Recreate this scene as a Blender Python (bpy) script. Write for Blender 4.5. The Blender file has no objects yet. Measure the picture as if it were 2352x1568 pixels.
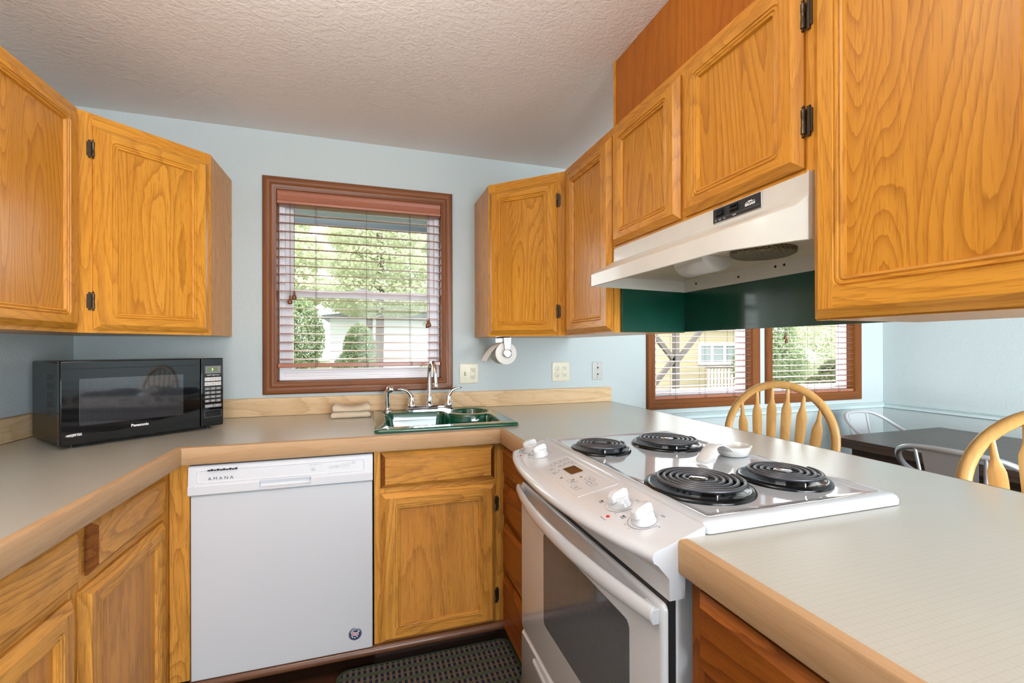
import bpy, bmesh, math, random
from mathutils import Vector, Matrix
random.seed(11)
SC = bpy.context.scene
COL = SC.collection
PI = math.pi

# ------------------------------------------------------------------ camera
YAW, PITCH, ROLL, FPX = 0.3054, 0.0013, -0.0023, 1022.03
cd = bpy.data.cameras.new('camera'); cam = bpy.data.objects.new('camera', cd); COL.objects.link(cam)
_f0 = Vector((math.sin(YAW), math.cos(YAW), 0)); _r0 = Vector((math.cos(YAW), -math.sin(YAW), 0)); _u0 = Vector((0, 0, 1))
_F = _f0*math.cos(PITCH) + _u0*math.sin(PITCH); _U = _u0*math.cos(PITCH) - _f0*math.sin(PITCH)
_R = _r0*math.cos(ROLL) + _U*math.sin(ROLL); _U = _U*math.cos(ROLL) - _r0*math.sin(ROLL)
M = Matrix((( _R.x, _U.x, -_F.x, 1.2541), (_R.y, _U.y, -_F.y, -2.4763), (_R.z, _U.z, -_F.z, 1.255), (0, 0, 0, 1)))
cam.matrix_world = M
cd.sensor_width = 36.0; cd.sensor_fit = 'HORIZONTAL'; cd.lens = FPX/2352*36
cd.shift_x = (1176-1168.65)/2352; cd.shift_y = (795.16-784)/2352
cd.clip_start = 0.02; cd.clip_end = 200
SC.camera = cam

# ------------------------------------------------------------------ light and exposure
SC.view_settings.view_transform = 'Standard'; SC.view_settings.look = 'None'
SC.view_settings.gamma = 1.0; SC.view_settings.exposure = 0.22
try: SC.view_settings.use_curve_mapping = False
except Exception: pass
SC.cycles.use_denoising = True
SC.cycles.max_bounces = 8; SC.cycles.diffuse_bounces = 4; SC.cycles.glossy_bounces = 4
SC.cycles.transmission_bounces = 4; SC.cycles.transparent_max_bounces = 12
SC.cycles.caustics_reflective = False; SC.cycles.caustics_refractive = False
SC.cycles.sample_clamp_indirect = 6.0
W = bpy.data.worlds.new('overcast_sky'); SC.world = W; W.use_nodes = True
bg = W.node_tree.nodes['Background']; bg.inputs[0].default_value = (0.90, 0.96, 1.0, 1); bg.inputs[1].default_value = 6.6
def area(name, loc, target, sx, sy, power, col=(1, 1, 1)):
    l = bpy.data.lights.new(name, 'AREA'); l.shape = 'RECTANGLE'; l.size = sx; l.size_y = sy; l.energy = power; l.color = col
    o = bpy.data.objects.new(name, l); COL.objects.link(o); o.location = loc
    o.rotation_euler = (Vector(target)-Vector(loc)).to_track_quat('-Z', 'Y').to_euler(); return o
# unseen fill lights added behind the camera, for the kitchen and the dining wall
area('rear_fill', (2.4, -5.05, 1.30), (1.2, 0, 1.15), 2.4, 1.9, 88, (0.80, 0.91, 1.0))
dl = area('dining_fill', (2.9, -5.0, 1.35), (5.15, -0.9, 1.30), 1.6, 1.8, 82, (0.90, 0.97, 1.0)); dl.data.spread = 1.7
# assumed ceiling lamp above the camera, plus an up-light added to brighten the ceiling
pl = bpy.data.lights.new('ceiling_lamp', 'POINT'); pl.energy = 4.5; pl.shadow_soft_size = 0.16; pl.color = (1.0, 0.92, 0.84)
po = bpy.data.objects.new('ceiling_lamp', pl); COL.objects.link(po); po.location = (0.80, -1.95, 1.96)
ul = area('ceiling_uplight', (0.95, -1.95, 1.99), (0.95, -1.9501, 2.3), 0.36, 0.36, 30, (1.0, 0.90, 0.82))

# ------------------------------------------------------------------ materials
MATS = {}
def newmat(name):
    m = bpy.data.materials.new(name); m.use_nodes = True; nt = m.node_tree
    for n in list(nt.nodes): nt.nodes.remove(n)
    out = nt.nodes.new('ShaderNodeOutputMaterial'); b = nt.nodes.new('ShaderNodeBsdfPrincipled')
    nt.links.new(b.outputs[0], out.inputs[0]); MATS[name] = m
    return m, nt, b
class NT:
    def __init__(s, nt): s.nt = nt
    def n(s, t, **kw):
        nd = s.nt.nodes.new(t)
        for k, v in kw.items(): setattr(nd, k, v)
        return nd
    def l(s, a, b): s.nt.links.new(a, b)
    def math(s, op, a, b=None, c=None, clamp=False):
        nd = s.n('ShaderNodeMath', operation=op); nd.use_clamp = clamp
        for i, v in enumerate((a, b, c)):
            if v is None: continue
            if isinstance(v, (int, float)): nd.inputs[i].default_value = v
            else: s.l(v, nd.inputs[i])
        return nd.outputs[0]
    def mix(s, fac, a, b, blend='MIX'):
        nd = s.n('ShaderNodeMix', data_type='RGBA', blend_type=blend)
        for inp, v in ((nd.inputs[0], fac), (nd.inputs[6], a), (nd.inputs[7], b)):
            if isinstance(v, (int, float)): inp.default_value = v
            elif isinstance(v, tuple): inp.default_value = (*v[:3], 1)
            else: s.l(v, inp)
        return nd.outputs[2]
    def ramp(s, fac, stops):
        nd = s.n('ShaderNodeValToRGB'); e = nd.color_ramp.elements
        while len(e) < len(stops): e.new(0.5)
        for el, (p, c) in zip(e, stops): el.position = p; el.color = (*c, 1) if len(c) == 3 else c
        s.l(fac, nd.inputs[0]); return nd.outputs[0]
    def obj(s, rnd=True):
        tc = s.n('ShaderNodeTexCoord').outputs['Object']
        if not rnd: return tc
        oi = s.n('ShaderNodeObjectInfo').outputs['Random']
        k = s.math('MULTIPLY', oi, 37.0)
        cb = s.n('ShaderNodeCombineXYZ'); s.l(k, cb.inputs[0]); s.l(s.math('MULTIPLY', oi, 23.0), cb.inputs[1]); s.l(s.math('MULTIPLY', oi, 11.0), cb.inputs[2])
        va = s.n('ShaderNodeVectorMath', operation='ADD'); s.l(tc, va.inputs[0]); s.l(cb.outputs[0], va.inputs[1])
        return va.outputs[0]
    def scale(s, vec, sc):
        va = s.n('ShaderNodeVectorMath', operation='MULTIPLY'); s.l(vec, va.inputs[0]); va.inputs[1].default_value = sc
        return va.outputs[0]
    def noise(s, vec, scale, detail=2, rough=0.5, dist=0.0):
        nd = s.n('ShaderNodeTexNoise'); nd.inputs['Scale'].default_value = scale; nd.inputs['Detail'].default_value = detail
        nd.inputs['Roughness'].default_value = rough; nd.inputs['Distortion'].default_value = dist
        if vec is not None: s.l(vec, nd.inputs['Vector'])
        return nd.outputs[0]
    def bump(s, h, strength, dist, bsdf):
        nd = s.n('ShaderNodeBump'); nd.inputs['Strength'].default_value = strength; nd.inputs['Distance'].default_value = dist
        s.l(h, nd.inputs['Height']); s.l(nd.outputs[0], bsdf.inputs['Normal'])
def plain(name, col, rough=0.5, metal=0.0, spec=0.5, coat=0.0, var=0.0, emis=None, est=1.0):
    m, nt, b = newmat(name); T = NT(nt)
    b.inputs['Base Color'].default_value = (*col, 1); b.inputs['Roughness'].default_value = rough
    b.inputs['Metallic'].default_value = metal; b.inputs['Specular IOR Level'].default_value = spec
    b.inputs['Coat Weight'].default_value = coat; b.inputs['Coat Roughness'].default_value = 0.06
    if var > 0:
        nz = T.noise(T.obj(), 9, 4)
        k = T.ramp(nz, [(0.3, (1-var,)*3), (0.7, (1, 1, 1))])
        T.l(T.mix(1.0, (*col, 1), k, 'MULTIPLY'), b.inputs['Base Color'])
    if emis:
        b.inputs['Emission Color'].default_value = (*emis, 1); b.inputs['Emission Strength'].default_value = est
    return m
def swz(axis):   # scale vector that stretches the figure along the grain axis
    return lambda a, g: tuple(g if 'xyz'[i] == axis else a for i in range(3))
def wood(name, axis, light, mid, dark, rough=0.34, coat=0.32, lines=16.0, fig=4.2, along=0.55, contrast=0.55, fleck=0.45, wear=0.0, bstr=0.12, spec=0.15):
    m, nt, b = newmat(name); T = NT(nt); v = T.obj(); s = swz(axis)
    f = T.noise(T.scale(v, s(fig, along*fig*0.30)), 1.0, 1.0, 0.45, 0.35)
    jag = T.noise(T.scale(v, s(75.0, 9.0)), 1.0, 2.0, 0.6)
    f = T.math('ADD', f, T.math('MULTIPLY', T.math('SUBTRACT', jag, 0.5), 0.55/lines))
    w = T.math('FRACT', T.math('MULTIPLY', f, lines))
    ln = T.ramp(w, [(0.0, (0.0, 0.0, 0.0)), (0.05, (1, 1, 1)), (0.22, (0.55, 0.55, 0.55)), (0.50, (0.08, 0.08, 0.08)), (1.0, (0, 0, 0))])
    broad = T.noise(T.scale(v, s(5.0, 0.9)), 1.0, 3.0)
    fib = T.noise(T.scale(v, s(330.0, 16.0)), 1.0, 2.0, 0.6)
    streak = T.noise(T.scale(v, s(60.0, 0.8)), 1.0, 2.0, 0.5)
    base = T.mix(T.ramp(broad, [(0.3, (0, 0, 0)), (0.7, (1, 1, 1))]), mid, light)
    base = T.mix(T.math('MULTIPLY', T.ramp(streak, [(0.45, (0, 0, 0)), (0.7, (1, 1, 1))]), 0.22), base, dark)
    c1 = T.mix(T.math('MULTIPLY', ln, contrast), base, dark)
    fl = T.ramp(fib, [(0.54, (0, 0, 0)), (0.66, (1, 1, 1))])
    c2 = T.mix(T.math('MULTIPLY', fl, fleck), c1, dark)
    if wear > 0:
        wr = T.ramp(T.noise(T.scale(v, s(14.0, 5.0)), 1.0, 5.0, 0.65), [(0.52, (0, 0, 0)), (0.72, (1, 1, 1))])
        c2 = T.mix(T.math('MULTIPLY', wr, wear), c2, (0.10, 0.06, 0.035))
    T.l(c2, b.inputs['Base Color']); b.inputs['Specular IOR Level'].default_value = spec
    b.inputs['Roughness'].default_value = rough; b.inputs['Coat Weight'].default_value = coat; b.inputs['Coat Roughness'].default_value = 0.24
    T.bump(T.math('ADD', fib, T.math('MULTIPLY', ln, 0.25)), bstr, 0.0008, b)
    return m
OAK_L, OAK_M, OAK_D = (0.67, 0.310, 0.042), (0.57, 0.240, 0.026), (0.30, 0.10, 0.009)
oak = {a: wood('oak_'+a, a, OAK_L, OAK_M, OAK_D, lines=20, fig=7.5, contrast=0.45) for a in 'xyz'}
oakp = wood('oak_panel', 'z', (0.65, 0.300, 0.040), (0.55, 0.232, 0.024), (0.30, 0.10, 0.009), lines=34, fig=5.2, contrast=0.62, fleck=0.42)
LOW_L, LOW_M, LOW_D = (0.68, 0.325, 0.062), (0.56, 0.245, 0.040), (0.22, 0.08, 0.012)
low = {a: wood('worn_oak_'+a, a, LOW_L, LOW_M, LOW_D, rough=0.42, coat=0.08, wear=0.35, fig=6.5, lines=18) for a in 'xz'}
lowp = wood('worn_oak_panel', 'z', (0.66, 0.300, 0.062), (0.54, 0.225, 0.042), (0.22, 0.08, 0.014), rough=0.4, coat=0.1, lines=12, contrast=0.4, wear=0.4)
endgrain = wood('oak_end_grain', 'y', (0.22, 0.075, 0.016), (0.17, 0.052, 0.010), (0.08, 0.020, 0.004), rough=0.5, coat=0.05, fleck=0.6)
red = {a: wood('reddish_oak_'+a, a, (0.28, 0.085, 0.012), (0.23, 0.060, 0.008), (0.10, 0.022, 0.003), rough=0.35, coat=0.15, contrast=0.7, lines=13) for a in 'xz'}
oak_soffit = wood('oak_veneer', 'z', (0.44, 0.14, 0.006), (0.38, 0.11, 0.004), (0.24, 0.062, 0.002), lines=22, fig=3.2, contrast=0.45)
splash = {a: wood('pale_oak_'+a, a, (0.70, 0.51, 0.31), (0.64, 0.45, 0.26), (0.42, 0.26, 0.12), rough=0.42, coat=0.05, lines=12, fig=6, contrast=0.5) for a in 'xy'}
nose = {a: wood('maple_edge_'+a, a, (0.48, 0.315, 0.180), (0.42, 0.265, 0.14), (0.32, 0.17, 0.075), rough=0.5, coat=0.0, lines=5, fig=7, contrast=0.3, fleck=0.25) for a in 'xy'}
trimw = {a: wood('red_brown_trim_'+a, a, (0.205, 0.068, 0.017), (0.165, 0.052, 0.012), (0.085, 0.024, 0.005), rough=0.36, coat=0.12, lines=6, contrast=0.35, fleck=0.2, bstr=0.05) for a in 'xz'}
blindw = plain('terracotta_slat', (0.36, 0.135, 0.08), 0.35, coat=0.2)
blondw = wood('blond_chair_wood', 'z', (0.62, 0.36, 0.13), (0.56, 0.30, 0.095), (0.40, 0.19, 0.05), rough=0.3, coat=0.3, lines=9, contrast=0.4, fleck=0.25)
tablew = wood('dark_table_wood', 'y', (0.075, 0.050, 0.036), (0.055, 0.036, 0.026), (0.022, 0.013, 0.009), rough=0.33, coat=0.1, lines=14, contrast=0.5)
tabled = wood('dark_table_apron', 'y', (0.05, 0.030, 0.020), (0.04, 0.022, 0.014), (0.012, 0.007, 0.004), rough=0.5, coat=0.0)
edge_dark = plain('dark_edge_strip', (0.10, 0.05, 0.02), 0.6)  # dark brown strip for the dining-side edge of the worktop
brownmold = plain('brown_base_moulding', (0.16, 0.062, 0.028), 0.4, coat=0.2, var=0.3)
white = plain('white_enamel', (0.61, 0.625, 0.65), 0.16, coat=0.5)
cookw = plain('white_cooktop_enamel', (0.52, 0.54, 0.57), 0.07, coat=0.8)
dww = plain('white_dishwasher_steel', (0.56, 0.575, 0.60), 0.3, coat=0.2)
dwp = plain('white_dishwasher_plastic', (0.63, 0.64, 0.67), 0.38)
vinyl = plain('white_vinyl', (0.80, 0.78, 0.80), 0.35)
almond = plain('almond_enamel', (0.65, 0.63, 0.57), 0.3, coat=0.3, var=0.05)
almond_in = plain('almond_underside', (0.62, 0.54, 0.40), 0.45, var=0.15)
ivory = plain('ivory_plastic', (0.64, 0.60, 0.47), 0.35)
greyplate = plain('grey_plate', (0.47, 0.47, 0.45), 0.4)
dark = plain('dark_slot', (0.012, 0.012, 0.013), 0.5)
black = plain('black_gloss', (0.003, 0.0035, 0.004), 0.04, spec=0.45)
blackm = plain('black_case', (0.004, 0.006, 0.007), 0.28, spec=0.4)
coil = plain('burner_coil', (0.075, 0.075, 0.085), 0.32, metal=0.5)
pan = plain('black_porcelain', (0.003, 0.004, 0.005), 0.14, spec=0.35)
chrome = plain('chrome', (0.80, 0.81, 0.83), 0.06, metal=1.0)
chromed = plain('brushed_chrome', (0.62, 0.62, 0.64), 0.25, metal=1.0)
alu = plain('galvanised_steel', (0.50, 0.51, 0.53), 0.35, metal=0.75)
alul = plain('pale_powder_coated_steel', (0.62, 0.63, 0.66), 0.30, metal=0.4, coat=0.3)
bronze = plain('aged_bronze', (0.085, 0.065, 0.045), 0.34, metal=0.8)
greenp = plain('dark_green_paint', (0.0015, 0.058, 0.034), 0.26, coat=0.3, var=0.25)
greens = plain('green_enamel', (0.0015, 0.068, 0.034), 0.10, coat=0.9)
clothm = plain('cream_terry', (0.74, 0.62, 0.46), 0.95, spec=0.1)
_t = NT(clothm.node_tree); _t.bump(_t.noise(_t.obj(False), 420, 3, 0.7), 0.9, 0.004, clothm.node_tree.nodes['Principled BSDF'])
paper = plain('white_paper', (0.78, 0.75, 0.71), 0.9, spec=0.1)
ceram = plain('white_ceramic', (0.70, 0.69, 0.665), 0.14, coat=0.6)
lens = plain('frosted_lens', (0.72, 0.71, 0.68), 0.35)
cord = plain('brown_cord', (0.10, 0.045, 0.025), 0.7)
redlamp = plain('red_indicator', (0.5, 0.02, 0.02), 0.3)
inkd = plain('dark_ink', (0.05, 0.05, 0.055), 0.6)
inkg = plain('grey_ink', (0.30, 0.31, 0.34), 0.6)
inkw = plain('white_ink', (0.80, 0.80, 0.80), 0.5)
keyw = plain('pale_key', (0.62, 0.60, 0.56), 0.5)
keyg = plain('grey_key', (0.20, 0.20, 0.20), 0.5)
lcd = plain('green_display', (0.13, 0.17, 0.10), 0.25)
lcdon = plain('lit_digit', (0.4, 0.8, 0.2), 0.4, emis=(0.55, 0.95, 0.2), est=0.8)
amber = plain('brown_display', (0.060, 0.018, 0.005), 0.15, coat=0.6)
badgeg = plain('badge_grey', (0.22, 0.22, 0.23), 0.35, metal=0.6)
badgeb = plain('badge_blue', (0.02, 0.035, 0.12), 0.4)
badger = plain('badge_red', (0.45, 0.03, 0.03), 0.4)
terr = plain('white_siding', (0.82, 0.83, 0.84), 0.7)

def wallmat(name, col, sc=88, bs=0.24, bd=0.003, big=0.0):
    m, nt, b = newmat(name); T = NT(nt); v = T.obj(False)
    n1 = T.noise(v, sc, 3, 0.55, 0.6); n2 = T.noise(v, sc*0.35, 2, 0.5)
    k = T.ramp(n1, [(0.42, (0, 0, 0)), (0.60, (1, 1, 1))])
    h = T.math('ADD', T.math('MULTIPLY', k, 0.7), n2)
    T.l(T.mix(T.noise(v, 1.3, 2), tuple(c*0.97 for c in col), col), b.inputs['Base Color'])
    b.inputs['Roughness'].default_value = 0.55; b.inputs['Specular IOR Level'].default_value = 0.35
    T.bump(h, bs, bd, b); return m
wallm = wallmat('pale_blue_wall', (0.475, 0.535, 0.54))
ceilm = wallmat('textured_ceiling', (0.78, 0.75, 0.73), 62, 0.35, 0.003)
railm = plain('blue_painted_moulding', (0.50, 0.60, 0.61), 0.35)
def lamimat():
    m, nt, b = newmat('beige_laminate'); T = NT(nt); v = T.obj(False)
    sp = T.n('ShaderNodeSeparateXYZ'); T.l(v, sp.inputs[0])
    def line(o):
        f = T.math('FRACT', T.math('MULTIPLY', o, 1/0.0105))
        return T.math('LESS_THAN', f, 0.09)
    g = T.math('MAXIMUM', line(sp.outputs[0]), line(sp.outputs[1]))
    base = T.mix(T.noise(v, 3.0, 3), (0.45, 0.445, 0.39), (0.51, 0.50, 0.44))
    sp2 = T.noise(v, 320, 2)
    base = T.mix(T.math('MULTIPLY', sp2, 0.12), base, (0.40, 0.34, 0.25))
    T.l(T.mix(T.math('MULTIPLY', g, 0.28), base, (0.34, 0.28, 0.19)), b.inputs['Base Color'])
    b.inputs['Roughness'].default_value = 0.34; b.inputs['Coat Weight'].default_value = 0.8; b.inputs['Coat Roughness'].default_value = 0.27
    T.bump(T.math('SUBTRACT', sp2, T.math('MULTIPLY', g, 0.6)), 0.08, 0.0006, b); return m
lami = lamimat()
def floormat():
    m, nt, b = newmat('dark_wood_floor'); T = NT(nt); v = T.obj(False)
    sp = T.n('ShaderNodeSeparateXYZ'); T.l(v, sp.inputs[0])
    pl_ = T.math('FLOOR', T.math('MULTIPLY', sp.outputs[1], 1/0.09))
    wn = T.n('ShaderNodeTexWhiteNoise', noise_dimensions='1D'); T.l(pl_, wn.inputs['W'])
    gr = T.noise(T.scale(v, (4, 90, 4)), 1.0, 4)
    c = T.mix(gr, (0.035, 0.014, 0.008), (0.11, 0.045, 0.022))
    c = T.mix(T.math('MULTIPLY', wn.outputs[0], 0.5), c, (0.05, 0.02, 0.012))
    gap = T.math('LESS_THAN', T.math('FRACT', T.math('MULTIPLY', sp.outputs[1], 1/0.09)), 0.03)
    T.l(T.mix(gap, c, (0.008, 0.004, 0.003)), b.inputs['Base Color']); b.inputs['Roughness'].default_value = 0.3
    return m
floorm = floormat()
def rugmat():
    m, nt, b = newmat('woven_rug'); T = NT(nt); v = T.obj(False)
    sp = T.n('ShaderNodeSeparateXYZ'); T.l(v, sp.inputs[0]); X, Y = sp.outputs[0], sp.outputs[1]
    row = T.math('FRACT', T.math('MULTIPLY', Y, 1/0.062))
    band = T.math('MULTIPLY', T.math('GREATER_THAN', row, 0.25), T.math('LESS_THAN', row, 0.95))
    fy = T.math('FRACT', T.math('MULTIPLY', Y, 1/0.0124)); fx = T.math('FRACT', T.math('MULTIPLY', X, 1/0.021))
    navy = T.math('MULTIPLY', band, T.math('MULTIPLY', T.math('GREATER_THAN', fx, 0.5), T.math('MULTIPLY', T.math('GREATER_THAN', T.math('ABSOLUTE', T.math('SUBTRACT', row, 0.60)), 0.08), 1.0)))
    brown = T.math('MULTIPLY', band, T.math('LESS_THAN', fx, 0.5))
    nz = T.noise(v, 260, 2)
    g = T.mix(nz, (0.030, 0.038, 0.022), (0.085, 0.10, 0.062))
    c = T.mix(brown, g, T.mix(nz, (0.075, 0.05, 0.035), (0.17, 0.115, 0.085)))
    c = T.mix(navy, c, T.mix(nz, (0.004, 0.006, 0.014), (0.018, 0.024, 0.05)))
    T.l(c, b.inputs['Base Color']); b.inputs['Roughness'].default_value = 0.95; b.inputs['Specular IOR Level'].default_value = 0.1
    T.bump(T.math('ADD', nz, T.math('MULTIPLY', T.math('MAXIMUM', navy, brown), 0.6)), 0.6, 0.004, b); return m
rugm = rugmat()
def glassmat(name, tint=(1, 1, 1), gl=0.08):
    m = bpy.data.materials.new(name); m.use_nodes = True; nt = m.node_tree; nt.nodes.clear()
    o = nt.nodes.new('ShaderNodeOutputMaterial'); t = nt.nodes.new('ShaderNodeBsdfTransparent'); t.inputs[0].default_value = (*tint, 1)
    g = nt.nodes.new('ShaderNodeBsdfGlossy'); g.inputs['Roughness'].default_value = 0.02
    mx = nt.nodes.new('ShaderNodeMixShader'); mx.inputs[0].default_value = gl
    nt.links.new(t.outputs[0], mx.inputs[1]); nt.links.new(g.outputs[0], mx.inputs[2]); nt.links.new(mx.outputs[0], o.inputs[0])
    return m
glass = glassmat('window_glass', (0.97, 0.98, 0.97), 0.012)
def meshglass(name, c0, c1, period):
    m, nt, b = newmat(name); T = NT(nt); v = T.obj(False)
    sp = T.n('ShaderNodeSeparateXYZ'); T.l(v, sp.inputs[0])
    d = 0
    f = [T.math('ABSOLUTE', T.math('SUBTRACT', T.math('FRACT', T.math('MULTIPLY', sp.outputs[i], 1/period)), 0.5)) for i in (0, 1, 2)]
    k = T.math('LESS_THAN', T.math('ADD', T.math('MAXIMUM', f[0], f[1]), T.math('MULTIPLY', f[2], 1.0)), 0.42)
    T.l(T.mix(k, c0, c1), b.inputs['Base Color']); b.inputs['Roughness'].default_value = 0.05; b.inputs['Specular IOR Level'].default_value = 0.5
    return m
ovenglass = meshglass('oven_window_glass', (0.12, 0.125, 0.14), (0.035, 0.037, 0.042), 0.0042)
mwglass = meshglass('microwave_window_glass', (0.024, 0.026, 0.031), (0.014, 0.015, 0.018), 0.003)
mwglass.node_tree.nodes['Principled BSDF'].inputs['Coat Weight'].default_value = 0.7
def filt():
    m, nt, b = newmat('grease_filter_mesh'); T = NT(nt)
    vo = T.n('ShaderNodeTexVoronoi'); vo.inputs['Scale'].default_value = 260; T.l(T.obj(False), vo.inputs['Vector'])
    T.l(T.mix(vo.outputs[0], (0.03, 0.025, 0.015), (0.36, 0.30, 0.18)), b.inputs['Base Color']); b.inputs['Metallic'].default_value = 0.6; b.inputs['Roughness'].default_value = 0.4
    T.bump(vo.outputs[0], 0.8, 0.004, b); return m
filter_m = filt()
def leafm(name, a, c):
    m, nt, b = newmat(name); T = NT(nt)
    nz = T.noise(T.obj(), 3.5, 4, 0.7)
    T.l(T.mix(T.ramp(nz, [(0.35, (0, 0, 0)), (0.65, (1, 1, 1))]), a, c), b.inputs['Base Color']); b.inputs['Roughness'].default_value = 0.8; b.inputs['Specular IOR Level'].default_value = 0.05
    tl = T.n('ShaderNodeBsdfTranslucent'); tl.inputs[0].default_value = (*c, 1); mx = T.n('ShaderNodeMixShader'); mx.inputs[0].default_value = 0.4
    T.l(b.outputs[0], mx.inputs[1]); T.l(tl.outputs[0], mx.inputs[2]); T.l(mx.outputs[0], nt.nodes['Material Output'].inputs[0])
    return m
leafA = leafm('pine_needles', (0.40, 0.44, 0.27), (0.60, 0.62, 0.43)); leafB = leafm('shrub_leaves', (0.17, 0.22, 0.11), (0.32, 0.37, 0.21)); leafC = leafm('dry_grass', (0.10, 0.115, 0.05), (0.16, 0.165, 0.09))
bark = plain('bark', (0.16, 0.12, 0.09), 0.9, var=0.4)
greywood = plain('weathered_wood', (0.10, 0.08, 0.066), 0.8, var=0.2)
yellow = None
def sidingmat(name, col, pitch):
    m, nt, b = newmat(name); T = NT(nt); v = T.obj(False)
    sp = T.n('ShaderNodeSeparateXYZ'); T.l(v, sp.inputs[0])
    f = T.math('FRACT', T.math('MULTIPLY', sp.outputs[2], 1/pitch))
    k = T.math('LESS_THAN', f, 0.07)
    T.l(T.mix(k, col, tuple(c*0.6 for c in col)), b.inputs['Base Color']); b.inputs['Roughness'].default_value = 0.7
    T.bump(f, 0.5, 0.02, b); return m
yellow = sidingmat('yellow_siding', (0.40, 0.325, 0.205), 0.16); whites = sidingmat('white_siding_boards', (0.78, 0.79, 0.80), 0.2)
eavem = plain('blue_grey_eave', (0.27, 0.30, 0.34), 0.6)

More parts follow.
